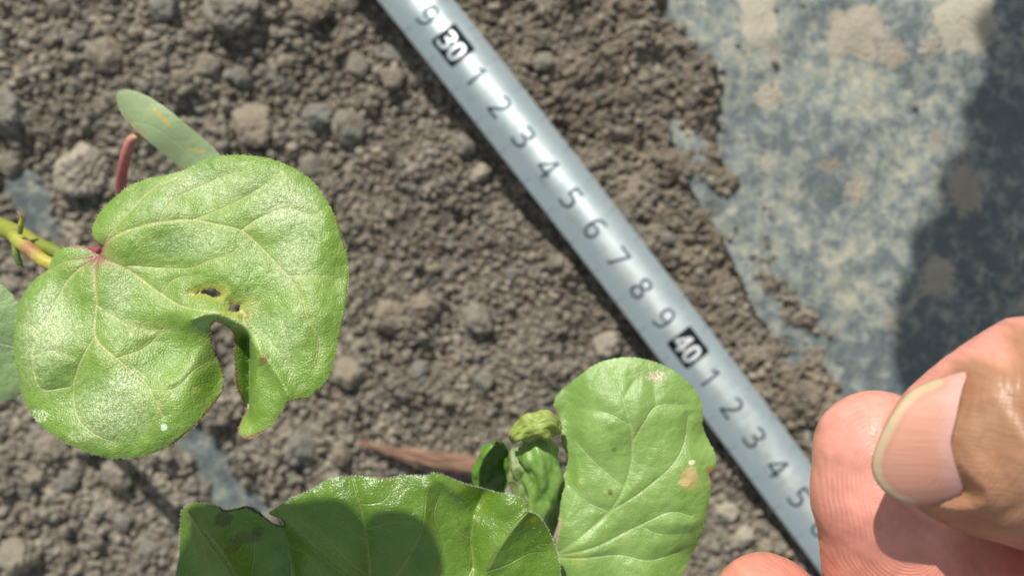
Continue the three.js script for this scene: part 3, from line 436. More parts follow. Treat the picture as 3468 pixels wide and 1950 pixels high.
// ---- plant with the large round leaf
{
  const root = at(-420, 700, 0), plant = group('cotton_seedling', root.x, 0, root.z);
  tag(plant, 'young cotton plant with a big round silvery green leaf torn by a hole', 'cotton plant', 'young cotton plants');
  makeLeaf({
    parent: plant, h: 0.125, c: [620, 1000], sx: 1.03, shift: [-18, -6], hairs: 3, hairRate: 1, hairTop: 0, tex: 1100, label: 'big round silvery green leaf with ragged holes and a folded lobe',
    outline: [[336, 851], [347, 834], [326, 826], [305, 810], [296, 784], [301, 742], [321, 701], [363, 659], [404, 623], [466, 597], [518, 587], [570, 574], [622, 550], [684, 522], [751, 513], [829, 517], [907, 532], [984, 566], [1047, 613], [1093, 675], [1130, 742], [1155, 810], [1174, 882], [1179, 975], [1174, 1057], [1155, 1161], [1135, 1264], [1104, 1311], [1057, 1345], [1016, 1347], [995, 1373], [964, 1420], [927, 1451], [891, 1474], [860, 1479], [836, 1462], [832, 1435], [828, 1389], [812, 1342], [801, 1296], [802, 1239], [800, 1182], [801, 1140], [788, 1112], [762, 1096], [741, 1101], [731, 1140], [738, 1202], [755, 1244], [764, 1285], [762, 1332], [740, 1378], [712, 1425], [674, 1467], [622, 1503], [560, 1529], [492, 1542], [425, 1542], [363, 1526], [290, 1498], [218, 1461], [155, 1420], [114, 1373], [88, 1322], [73, 1264], [57, 1202], [48, 1140], [47, 1083], [54, 1031], [78, 980], [114, 938], [146, 912], [158, 875], [181, 851], [223, 836], [259, 833], [288, 841], [305, 855], [320, 862]],
    holes: [[[718, 985], [735, 976], [752, 990], [765, 996], [760, 1010], [742, 1014], [726, 1006], [700, 1000], [672, 1003], [668, 996], [695, 992]], [[794, 1032], [812, 1036], [831, 1040], [829, 1056], [812, 1062], [796, 1058]]],
    veins: [
      { w: 0.34, p: [[332, 872], [363, 822], [466, 773], [570, 753], [650, 748], [730, 762], [820, 785], [890, 845], [985, 940], [1040, 1010]] },
      { w: 0.2, p: [[820, 785], [855, 755], [935, 715], [970, 705], [1020, 720], [1060, 730]] }, { w: 0.16, p: [[985, 940], [1040, 938], [1100, 940], [1140, 960]] }, { w: 0.15, p: [[545, 755], [560, 710], [600, 660], [640, 635], [740, 590], [830, 570]] }, { w: 0.14, p: [[1040, 1010], [1060, 1080], [1095, 1140], [1095, 1240]] }, { w: 0.12, p: [[650, 748], [760, 700], [850, 650], [930, 590]] },
      { w: 0.36, p: [[332, 872], [440, 920], [560, 1002], [645, 1043], [730, 1060]] }, { w: 0.16, p: [[440, 905], [560, 912], [660, 912], [740, 880], [800, 870]] }, { w: 0.13, p: [[560, 1002], [600, 950], [680, 940]] },
      { w: 0.32, p: [[332, 872], [332, 930], [345, 1010], [358, 1140], [440, 1215], [560, 1316], [610, 1400]] }, { w: 0.17, p: [[358, 1140], [310, 1240], [290, 1310], [310, 1395], [375, 1455], [450, 1490]] }, { w: 0.14, p: [[560, 1316], [640, 1310], [689, 1254], [720, 1230]] }, { w: 0.13, p: [[560, 1316], [550, 1400], [545, 1460]] }, { w: 0.12, p: [[350, 1040], [420, 1080], [520, 1120], [600, 1120]] }, { w: 0.12, p: [[440, 1215], [520, 1180], [580, 1110]] },
      { w: 0.24, p: [[325, 876], [233, 953], [192, 1050], [165, 1130], [148, 1200], [160, 1280], [183, 1321], [280, 1312]] }, { w: 0.12, p: [[165, 1130], [110, 1100], [75, 1110]] }, { w: 0.12, p: [[150, 1210], [220, 1190], [300, 1210]] },
      { w: 0.16, p: [[325, 874], [270, 882], [200, 895], [150, 925]] }, { w: 0.18, p: [[335, 855], [370, 795], [414, 732], [450, 690], [518, 625], [600, 590]] }],
    dome: 2.2, tilt: [0.1, 0.26], curl: 0.9, curlW: 1.7, relief: 0.42, wave: 2.2,
    bumps: [[470, 680, 200, 1.6], [900, 700, 200, 1.4], [260, 1150, 190, 1.5], [470, 1400, 170, 1.2], [470, 1010, 130, -0.9], [640, 1190, 90, -1.4], [700, 1060, 90, 1.6], [590, 1000, 60, -0.6], [1020, 1090, 120, 0.9], [750, 1280, 46, -3.4, 110], [1160, 900, 60, -1.2, 260], [870, 1400, 60, -1.2, 100], [440, 620, 60, -0.8], [230, 850, 60, 0.4]],
    folds: [{ p: [[690, 1085], [740, 1068], [790, 1072], [850, 1110], [905, 1180], [940, 1220], [990, 1290], [1016, 1340]], a: 1.7, w: 34 }, { p: [[905, 1215], [898, 1290], [875, 1370], [848, 1440]], a: 1.3, w: 26 }, { p: [[830, 1160], [836, 1230], [836, 1290], [834, 1350], [834, 1400]], a: -7, w: 46 }, { p: [[690, 1240], [640, 1290], [560, 1330]], a: 0.5, w: 40 }, { p: [[660, 1000], [720, 1000], [790, 1030], [850, 1075]], a: -0.5, w: 22 }],
    spots: [{ p: [680, 995], r: 60, ry: 22, c: [0.24, 0.28, 0.03], o: 0.6 }, { p: [770, 990], r: 40, ry: 34, c: [0.4, 0.42, 0.09], o: 0.7 }, { p: [850, 1078], r: 26, c: [0.25, 0.2, 0.02], o: 0.9 }, { p: [850, 1040], r: 60, ry: 40, c: [0.42, 0.48, 0.14], o: 0.5 }, { p: [930, 1215], r: 16, c: [0.3, 0.16, 0.05], o: 0.8 }, { p: [855, 985], r: 10, c: [0.12, 0.17, 0.02], o: 0.8 }, { p: [520, 1120], r: 90, ry: 40, c: [0.34, 0.42, 0.12], o: 0.4, speck: true }, { p: [480, 1280], r: 70, ry: 46, c: [0.62, 0.7, 0.46], o: 0.5, speck: true }, { p: [180, 1410], r: 46, ry: 26, c: [0.66, 0.74, 0.5], o: 0.8, speck: true }, { p: [330, 1470], r: 60, ry: 20, c: [0.6, 0.7, 0.42], o: 0.55, speck: true }, { p: [615, 1435], r: 13, c: [0.8, 0.85, 0.72], o: 0.8 }, { p: [700, 1320], r: 14, c: [0.4, 0.42, 0.08], o: 0.6 }, ...[[180, 1130, 150, 230, 0.8], [430, 1380, 200, 140, 0.8], [960, 700, 150, 130, 0.8], [680, 620, 260, 80, 0.65], [1000, 880, 100, 130, 0.6], [420, 1020, 60, 120, 0.5], [640, 830, 180, 70, 0.55], [980, 1140, 90, 130, 0.45], [520, 700, 150, 70, 0.4]].map(([x, y, r, ry, o]) => ({ p: [x, y], r, ry, o, c: [0.64, 0.72, 0.52], soft: 0.8, speck: 4200 }))],  // broad pale speckles: silvered tissue, with the leaf's sheen painted in as colour
    edges: [{ p: [[792, 1112], [762, 1096], [741, 1101], [731, 1140], [738, 1202], [755, 1244], [764, 1285], [762, 1332], [712, 1425], [622, 1503]], w: 5, c: [0.16, 0.08, 0.04] }, { p: [[801, 1140], [802, 1239], [812, 1342], [828, 1389], [832, 1435], [836, 1462], [860, 1479], [927, 1451]], w: 6, c: [0.28, 0.13, 0.07] }, { p: [[995, 1373], [1016, 1347], [1050, 1345]], w: 7, c: [0.25, 0.14, 0.06] }, { p: [[1130, 742], [1174, 882], [1174, 1057], [1155, 1161]], w: 4, c: [0.12, 0.14, 0.03] }, { p: [[296, 790], [305, 810], [326, 826], [344, 836]], w: 6, c: [0.22, 0.08, 0.06] }, { p: [[320, 862], [305, 855], [288, 841], [223, 836]], w: 6, c: [0.25, 0.1, 0.07] }, { p: [[712, 1105], [733, 1074], [770, 1064], [815, 1086], [860, 1122], [898, 1165]], w: 26, c: [0.3, 0.42, 0.12] }],
    colors: { a: [0.125, 0.25, 0.022], b: [0.21, 0.345, 0.06], v: [0.46, 0.5, 0.2], red: [330, 870, 60, 0.26, 0.09, 0.08], net: 0.9, veinMix: 0.6 }, rough: 0.4, bump: 0.0002, grain: 0.24,
  });
  // small older leaf standing on edge behind it, on a pink stalk
  makeLeaf({
    parent: plant, h: 0.098, c: [560, 440], tex: 512, label: 'pale grey-green seed leaf tilted on edge with two yellow scars', outline: [[391, 328], [400, 310], [430, 304], [486, 320], [550, 356], [602, 395], [648, 434], [690, 470], [728, 506], [770, 570], [750, 640], [690, 630], [634, 585], [604, 566], [566, 535], [528, 502], [490, 470], [460, 443], [434, 416], [408, 388], [394, 350]],
    veins: [{ w: 0.3, p: [[440, 411], [520, 430], [620, 500], [720, 580]] }, { w: 0.15, p: [[480, 420], [500, 370], [520, 350]] }], tilt: [0.12, -0.2], dome: 0, bumps: [[560, 430, 120, 1.2]], curl: 0.4, relief: 0.08,
    spots: [{ p: [530, 375], r: 10, ry: 10, c: [0.5, 0.4, 0.1], o: 0.9 }, { p: [548, 392], r: 11, ry: 10, c: [0.5, 0.38, 0.1], o: 0.95 }, { p: [567, 412], r: 11, ry: 12, c: [0.5, 0.38, 0.1], o: 0.95 }, { p: [580, 428], r: 8, c: [0.5, 0.38, 0.1], o: 0.9 }, { p: [650, 507], r: 22, ry: 6, c: [0.55, 0.45, 0.12], o: 0.9 }, { p: [680, 513], r: 22, ry: 6, c: [0.55, 0.45, 0.12], o: 0.9 }],
    edges: [{ p: [[414, 385], [440, 411], [497, 457]], w: 5, c: [0.4, 0.3, 0.16] }], colors: { a: [0.26, 0.36, 0.17], b: [0.32, 0.42, 0.22], v: [0.34, 0.43, 0.22], net: 0.3, veinMix: 0.3 }, rough: 0.5, bump: 0.00006, wrinkle: 0.4, wave: 0.4,
  });
  stalk('petiole', [at(520, 480, 0.0935), at(478, 458, 0.0945), at(448, 468, 0.0945), at(430, 505, 0.0935), at(415, 570, 0.091), at(408, 660, 0.087), at(430, 820, 0.082), at(380, 960, 0.078)], [0.0006, 0.0009, 0.00095, 0.00095, 0.001, 0.001, 0.001, 0.0011], stemMat, plant, [[0.3, 0.28, 0.06], [0.4, 0.2, 0.14], [0.42, 0.15, 0.13], [0.36, 0.1, 0.1], [0.28, 0.06, 0.065], [0.28, 0.06, 0.065]]).userData.label = 'pink bent leaf stalk';
  // rim of another leaf at the side
  makeLeaf({ parent: plant, h: 0.108, c: [-60, 1150], tex: 400, outline: [[0, 958], [31, 985], [55, 1015], [80, 1080], [92, 1160], [84, 1250], [57, 1316], [31, 1347], [0, 1362], [-80, 1340], [-160, 1260], [-190, 1140], [-150, 1020], [-70, 955]], veins: [{ w: 0.3, p: [[-190, 1140], [-60, 1150], [60, 1180]] }, { w: 0.2, p: [[-120, 1145], [-40, 1050], [30, 1010]] }], tilt: [0, -0.16], dome: 6, curl: 0.6, relief: 0.1, colors: { a: [0.22, 0.34, 0.13], b: [0.27, 0.39, 0.17], v: [0.36, 0.46, 0.22], net: 0.5 }, rough: 0.45 });
  // stem and leaf stalks
  const yl = [0.2, 0.235, 0.03], gr = [0.14, 0.185, 0.025], pk = [0.3, 0.13, 0.07];
  stalk('stem', [[root.x, -0.004, root.z], at(-300, 715, 0.05), at(-120, 735, 0.095), at(0, 768, 0.104), at(75, 800, 0.108), at(130, 830, 0.110), at(200, 860, 0.112), at(260, 920, 0.114)], [0.0019, 0.0018, 0.0017, 0.0016, 0.0014, 0.0012, 0.0011, 0.001], stemMat, plant, [[0.24, 0.2, 0.06], gr, yl, yl, yl, gr, gr]);
  stalk('petiole', [at(40, 795, 0.1085), at(70, 822, 0.1105), at(105, 850, 0.112), at(150, 885, 0.1135), at(230, 905, 0.115), at(285, 880, 0.118), at(312, 850, 0.1205), at(334, 848, 0.1222)], [0.0011, 0.0012, 0.0011, 0.0011, 0.001, 0.0008, 0.0006, 0.0004], stemMat, plant, [yl, [0.32, 0.33, 0.06], pk, [0.38, 0.34, 0.06], [0.38, 0.3, 0.06], [0.3, 0.1, 0.06], [0.28, 0.06, 0.06], [0.28, 0.05, 0.06]]);
  stalk('stipule', [at(66, 788, 0.112), at(68, 762, 0.113), at(70, 740, 0.1135), at(62, 722, 0.114), at(54, 715, 0.114)], [0.0004, 0.00045, 0.0003, 0.0001, 0.00004], stemMat, plant, [yl, [0.3, 0.34, 0.05], [0.36, 0.28, 0.06], [0.3, 0.2, 0.05]]);
  stalk('stipule', [at(46, 822, 0.1105), at(52, 860, 0.1105), at(64, 890, 0.11), at(80, 905, 0.1095)], [0.0004, 0.0006, 0.0005, 0.00006], stemMat, plant, [gr, [0.12, 0.2, 0.05], [0.12, 0.2, 0.05], [0.14, 0.22, 0.06]]);
}

// ---- plant with the spotted leaf and the dark front leaf
{
  const root = at(1500, 1790, 0), plant = group('cotton_seedling', root.x, 0, root.z);
  tag(plant, 'young cotton plant with a dark crumpled leaf and a leaf with tan spots', 'cotton plant', 'young cotton plants');
  makeLeaf({
    parent: plant, h: 0.118, c: [2140, 1640], tex: 1024, label: 'light green leaf with two tan spots and a nicked edge',
    outline: [[1881, 1390], [1887, 1354], [1920, 1321], [1970, 1277], [2025, 1238], [2086, 1219], [2152, 1214], [2218, 1227], [2273, 1249], [2323, 1283], [2362, 1321], [2381, 1360], [2387, 1404], [2389, 1448], [2406, 1493], [2423, 1531], [2428, 1564], [2418, 1588], [2400, 1601], [2406, 1631], [2403, 1675], [2390, 1725], [2381, 1774], [2367, 1830], [2345, 1885], [2312, 1940], [2250, 2010], [2140, 2055], [2010, 2050], [1910, 2000], [1886, 1940], [1882, 1880], [1884, 1841], [1887, 1796], [1898, 1730], [1906, 1675], [1911, 1625], [1922, 1590], [1928, 1559], [1909, 1520], [1903, 1465], [1898, 1426]],
    veins: [{ w: 0.4, p: [[1870, 1890], [1975, 1807], [2063, 1730], [2113, 1647], [2141, 1548], [2135, 1437], [2108, 1354], [2075, 1250]] }, { w: 0.16, p: [[2141, 1500], [2180, 1430], [2224, 1376], [2329, 1374]] }, { w: 0.15, p: [[2224, 1376], [2215, 1290]] }, { w: 0.2, p: [[2063, 1730], [2170, 1660], [2273, 1570], [2318, 1500], [2335, 1410]] }, { w: 0.26, p: [[1880, 1885], [2052, 1830], [2163, 1774], [2273, 1725], [2340, 1740]] }, { w: 0.2, p: [[1890, 1890], [2100, 1874], [2190, 1890], [2300, 1868]] }, { w: 0.14, p: [[2135, 1437], [2060, 1400], [1980, 1390]] }, { w: 0.14, p: [[2113, 1647], [2020, 1570], [1950, 1500]] }, { w: 0.13, p: [[2063, 1730], [1990, 1700], [1930, 1650]] }, { w: 0.12, p: [[2163, 1774], [2230, 1800], [2330, 1800]] }, { w: 0.12, p: [[2108, 1354], [2150, 1290]] }],
    dome: 1.5, tilt: [0.08, 0.12], curl: 0.8, curlW: 1.6, relief: 0.42, bumps: [[2150, 1350, 160, 1.5], [1920, 1420, 50, -2.2, 130], [2050, 1500, 90, 0.9], [1925, 1600, 60, -1.4, 100], [2250, 1700, 130, 1.1], [2400, 1480, 50, -0.8], [2000, 1850, 80, 0.8], [2340, 1880, 100, -2]], wave: 1.3,
    folds: [{ p: [[1900, 1800], [1960, 1640], [1950, 1540]], a: 0.6, w: 34 }],
    spots: [{ p: [2224, 1277], r: 46, ry: 30, c: [0.36, 0.34, 0.2], o: 0.45 }, { p: [2226, 1277], r: 40, ry: 22, c: [0.68, 0.6, 0.44], o: 0.95, speck: true }, { p: [2330, 1612], r: 36, ry: 44, c: [0.42, 0.33, 0.12], o: 0.95, rag: 0.8 }, { p: [2338, 1600], r: 24, ry: 30, c: [0.48, 0.4, 0.19], o: 0.9 }, { p: [2314, 1626], r: 26, ry: 15, c: [0.56, 0.45, 0.2], o: 0.9 }, { p: [2340, 1562], r: 14, ry: 10, c: [0.75, 0.68, 0.5], o: 0.9 }, { p: [2066, 1664], r: 12, c: [0.14, 0.13, 0.02], o: 0.95 }, { p: [2048, 1664], r: 10, ry: 6, c: [0.4, 0.4, 0.1], o: 0.7 }, { p: [2080, 1522], r: 11, c: [0.1, 0.2, 0.04], o: 0.8 }, { p: [1968, 1630], r: 10, c: [0.4, 0.4, 0.08], o: 0.6 }, { p: [1958, 1885], r: 30, c: [0.36, 0.42, 0.1], o: 0.6 }],
    edges: [{ p: [[2400, 1585], [2404, 1610], [2406, 1631]], w: 9, c: [0.5, 0.2, 0.08] }, { p: [[1886, 1940], [1882, 1880], [1884, 1841], [1898, 1760]], w: 8, c: [0.4, 0.34, 0.22] }, { p: [[1881, 1390], [1898, 1426], [1903, 1465], [1909, 1520], [1928, 1559]], w: 5, c: [0.24, 0.16, 0.06] }],
    colors: { a: [0.16, 0.3, 0.055], b: [0.24, 0.38, 0.105], v: [0.32, 0.45, 0.16], net: 0.9, veinMix: 0.55 }, rough: 0.4, bump: 0.00014, grain: 0.14,
  });
  makeLeaf({
    parent: plant, h: 0.126, c: [1240, 1850], tex: 1150, hairs: 9, hairRate: 2, hairTop: 500, label: 'dark crumpled leaf with a chewed notch, partly in shade', step: 0.0004,
    outline: [[575, 1990], [580, 1950], [594, 1841], [602, 1774], [611, 1736], [633, 1714], [655, 1700], [694, 1705], [738, 1716], [756, 1730], [788, 1727], [832, 1716], [865, 1727], [887, 1747], [909, 1769], [931, 1783], [954, 1783], [965, 1765], [961, 1750], [937, 1741], [917, 1733], [959, 1702], [1014, 1675], [1064, 1650], [1102, 1628], [1136, 1611], [1174, 1617], [1213, 1612], [1268, 1615], [1307, 1620], [1351, 1612], [1406, 1609], [1456, 1606], [1471, 1597], [1500, 1606], [1544, 1628], [1589, 1647], [1633, 1664], [1683, 1672], [1727, 1672], [1765, 1686], [1779, 1702], [1786, 1725], [1815, 1741], [1848, 1785], [1876, 1846], [1892, 1896], [1898, 1950], [1870, 2060], [1700, 2150], [1300, 2180], [820, 2130], [620, 2060]], samples: 560,
    veins: [{ w: 0.3, p: [[1245, 2010], [1249, 1950], [1246, 1868], [1235, 1785], [1221, 1702], [1204, 1655], [1191, 1617]] }, { w: 0.16, p: [[1245, 1950], [1180, 1890], [1100, 1810], [1020, 1740]] }, { w: 0.2, p: [[1090, 1960], [1064, 1905], [1030, 1870], [1000, 1868]] }, { w: 0.14, p: [[1240, 1830], [1200, 1800], [1140, 1720]] }, { w: 0.2, p: [[975, 1960], [968, 1890], [955, 1855], [950, 1830]] }, { w: 0.14, p: [[848, 1800], [850, 1870], [850, 1950]] }, { w: 0.22, p: [[1300, 2000], [1350, 1940], [1395, 1860], [1430, 1790], [1445, 1660]] }, { w: 0.22, p: [[1570, 1990], [1600, 1920], [1592, 1830], [1610, 1760], [1650, 1690]] }, { w: 0.3, p: [[1610, 2000], [1660, 1900], [1700, 1830], [1760, 1750], [1785, 1728]] }, { w: 0.15, p: [[1480, 1950], [1500, 1850], [1470, 1740], [1500, 1650]] }, { w: 0.15, p: [[1650, 1930], [1720, 1910], [1790, 1880], [1850, 1880]] }, { w: 0.14, p: [[1221, 1702], [1300, 1690], [1340, 1640]] }, { w: 0.14, p: [[1235, 1790], [1330, 1760], [1400, 1760]] }, { w: 0.13, p: [[1592, 1830], [1540, 1790], [1520, 1730]] }, { w: 0.14, p: [[660, 1735], [720, 1800], [780, 1880], [820, 1960]] }, { w: 0.12, p: [[700, 1950], [690, 1860], [680, 1800]] }],
    dome: 0.6, tilt: [0.0, -0.03], curl: 0.5, curlW: 1.2, relief: 0.22, wave: 1.4,
    bumps: [[1200, 1700, 130, 1.8, 80], [900, 1850, 120, -1.6], [780, 1780, 70, -0.9], [620, 1880, 70, -1.2, 200], [1430, 1900, 90, -1, 140], [1600, 1720, 60, -2, 60], [1720, 1700, 50, 0.8], [1850, 1880, 90, -1.6], [1330, 1780, 90, 0.9]],
    folds: [{ p: [[655, 1720], [720, 1810], [780, 1890], [830, 1980]], a: 3.6, w: 46 }, { p: [[930, 1730], [1010, 1790], [1120, 1880], [1220, 1960]], a: 2.6, w: 40 }, { p: [[960, 1800], [970, 1880], [985, 1960]], a: -1.6, w: 50 }, { p: [[1470, 1600], [1560, 1680], [1600, 1760]], a: 1.6, w: 36 }, { p: [[1786, 1728], [1700, 1830], [1650, 1910], [1610, 2000]], a: 1.7, w: 42 }, { p: [[1640, 1680], [1600, 1760], [1595, 1840], [1610, 1930]], a: -1.5, w: 32 }, { p: [[1445, 1650], [1430, 1790], [1395, 1860]], a: 1.4, w: 38 }, { p: [[1195, 1620], [1222, 1702], [1246, 1868], [1249, 1960]], a: -0.9, w: 34 }],
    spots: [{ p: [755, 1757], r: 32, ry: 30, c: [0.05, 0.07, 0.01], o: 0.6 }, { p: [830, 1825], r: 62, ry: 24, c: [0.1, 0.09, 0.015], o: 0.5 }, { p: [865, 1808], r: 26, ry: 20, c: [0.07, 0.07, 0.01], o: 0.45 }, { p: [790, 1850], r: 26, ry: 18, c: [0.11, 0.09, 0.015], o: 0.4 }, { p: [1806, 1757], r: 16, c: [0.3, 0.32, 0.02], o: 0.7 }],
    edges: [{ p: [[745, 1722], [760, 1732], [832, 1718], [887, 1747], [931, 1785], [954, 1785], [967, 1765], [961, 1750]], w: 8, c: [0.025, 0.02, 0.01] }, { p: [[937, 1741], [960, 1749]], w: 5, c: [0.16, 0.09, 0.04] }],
    colors: { a: [0.105, 0.235, 0.014], b: [0.18, 0.33, 0.035], v: [0.28, 0.38, 0.08], net: 0.8, veinMix: 0.6 }, rough: 0.32, bump: 0.0002, grain: 0.14, through: 0.44,
  });
  // curled brown-tipped lobes between the two leaves: sheets rolled round their own axis
  const rollTex = (seed, a, b) => dataTex(256, 256, (i, j, c) => { const k = clamp(0.5 + 0.7 * fbm(i * 0.02 + seed, j * 0.02, 5)), m = 0.9 + 0.15 * n2(i * 0.35, j * 0.35 + seed); for (let q = 0; q < 3; q++) { const l = lerp(a[q], b[q], k) * m; c[q] = Math.pow(clamp(l), 1 / 2.2); } }, true);
  const rollBump = dataTex(256, 256, (i, j, c) => { const [f1, f2] = worley(i * 0.05, j * 0.05, 4); c[0] = c[1] = c[2] = clamp(0.4 + 0.4 * (f2 - f1) + 0.1 * n2(i * 0.3, j * 0.3)); });
  function roll(label, path, radii, arc, turn, seed, a, b, lump) {   // open tube: a leaf lobe curled lengthwise
    const n = 40, m = 34, curve = new THREE.CatmullRomCurve3(path, false, 'centripetal'), fr = curve.computeFrenetFrames(n, false), up = new THREE.Vector3(0, 1, 0), pos = [], uv = [], idx = [];
    for (let L = 0; L < 2; L++) for (let i = 0; i <= n; i++) {
      const t = i / n, p = curve.getPoint(t), tan = fr.tangents[i], s = new THREE.Vector3().crossVectors(tan, up).normalize(), u = new THREE.Vector3().crossVectors(s, tan).normalize(), f = t * (radii.length - 1), q = Math.min(radii.length - 2, Math.floor(f)), r = lerp(radii[q], radii[q + 1], f - q) - L * 0.00022;
      for (let j = 0; j <= m; j++) {
        const th = turn + (j / m - 0.5) * arc, k = 1 + lump * n2(t * 2.4 + seed, th * 0.9) + 0.25 * lump * n2(t * 7, th * 2 + seed), x = Math.sin(th) * r * k, y = Math.cos(th) * r * k, e = 0.0004 * n2(j * 0.5 + seed, i * 0.02) * (i === 0 || i === n ? 1 : 0);
        pos.push(p.x + s.x * x + u.x * y + tan.x * e - root.x, p.y + s.y * x + u.y * y, p.z + s.z * x + u.z * y + tan.z * e - root.z); uv.push(t, j / m);
      }
    }
    const row = m + 1, back = (n + 1) * row;
    for (let i = 0; i < n; i++) for (let j = 0; j < m; j++) { const A = i * row + j, B = A + row; idx.push(A, A + 1, B, A + 1, B + 1, B, A + back, B + back, A + 1 + back, A + 1 + back, B + back, B + 1 + back); }
    for (let i = 0; i < n; i++) for (const j of [0, m]) { const A = i * row + j, B = A + row; idx.push(A, A + back, B, B, A + back, B + back); }
    for (let j = 0; j < m; j++) for (const i of [0, n]) { const A = i * row + j; idx.push(A, A + 1, A + back, A + 1, A + 1 + back, A + back); }
    const g = new THREE.BufferGeometry(); g.setAttribute('position', new THREE.Float32BufferAttribute(pos, 3)); g.setAttribute('uv', new THREE.Float32BufferAttribute(uv, 2)); g.setIndex(idx); g.computeVertexNormals();
    mesh('curled_lobe', g, new THREE.MeshPhysicalMaterial({ map: rollTex(seed, a, b), bumpMap: rollBump, bumpScale: 0.00018, roughness: 0.45, transmission: 0.2, thickness: 0, side: THREE.DoubleSide }), plant).userData.label = label;
  }
  const K = (zx, zy, h) => at(1560 + zx / 3.2175, 1350 + zy / 3.2175, h);      // read off an enlarged cut of the photograph
  roll('yellow-green lobe curled over at the top', [K(560, 440, 0.1155), K(640, 370, 0.1175), K(780, 310, 0.1185), K(920, 290, 0.1185), K(1030, 330, 0.1165)], [0.0006, 0.0014, 0.0019, 0.0020, 0.0012], 3.4, -0.2, 3, [0.2, 0.32, 0.04], [0.42, 0.48, 0.12], 0.28);
  roll('green lobe rolled into a tube', [K(800, 480, 0.1135), K(850, 620, 0.1150), K(890, 800, 0.1152), K(900, 1000, 0.1148), K(880, 1200, 0.114), K(860, 1420, 0.113), K(850, 1600, 0.112)], [0.0024, 0.0031, 0.003, 0.0028, 0.0026, 0.0023, 0.002], 4.0, 0.1, 8, [0.13, 0.3, 0.035], [0.26, 0.43, 0.1], 0.26);
  roll('brown-edged flap beside the tube', [K(600, 560, 0.1115), K(640, 680, 0.1125), K(690, 840, 0.1120), K(720, 1040, 0.1112), K(740, 1300, 0.1105)], [0.0012, 0.0021, 0.0025, 0.0028, 0.0028], 3.2, -0.3, 13, [0.16, 0.28, 0.06], [0.3, 0.36, 0.14], 0.2);
  roll('small dark green cupped lobe', [K(430, 500, 0.113), K(390, 620, 0.1125), K(350, 800, 0.111), K(330, 1000, 0.1095), K(330, 1150, 0.108)], [0.0012, 0.0027, 0.0031, 0.0031, 0.0028], 3.3, 2.5, 21, [0.07, 0.22, 0.012], [0.16, 0.34, 0.03], 0.14);
  const gr = [0.18, 0.25, 0.03];
  stalk('stem', [[root.x, -0.004, root.z], [root.x + 0.002, 0.04, root.z + 0.002], [root.x, 0.08, root.z + 0.004], [root.x - 0.004, 0.104, root.z + 0.004]], [0.0022, 0.002, 0.0018, 0.0014], stemMat, plant, [[0.24, 0.14, 0.07], gr, gr]);
  stalk('petiole', [[root.x, 0.092, root.z + 0.004], at(1400, 1960, 0.112), at(1245, 2010, 0.1245)], [0.0013, 0.0012, 0.001], stemMat, plant, [gr, gr, [0.26, 0.3, 0.05]]);
  stalk('petiole', [[root.x, 0.088, root.z + 0.004], at(1700, 1960, 0.1), at(1830, 1930, 0.112), at(1885, 1890, 0.1165)], [0.0013, 0.0012, 0.0011, 0.0009], stemMat, plant, [gr, gr, [0.26, 0.3, 0.05]]);
}

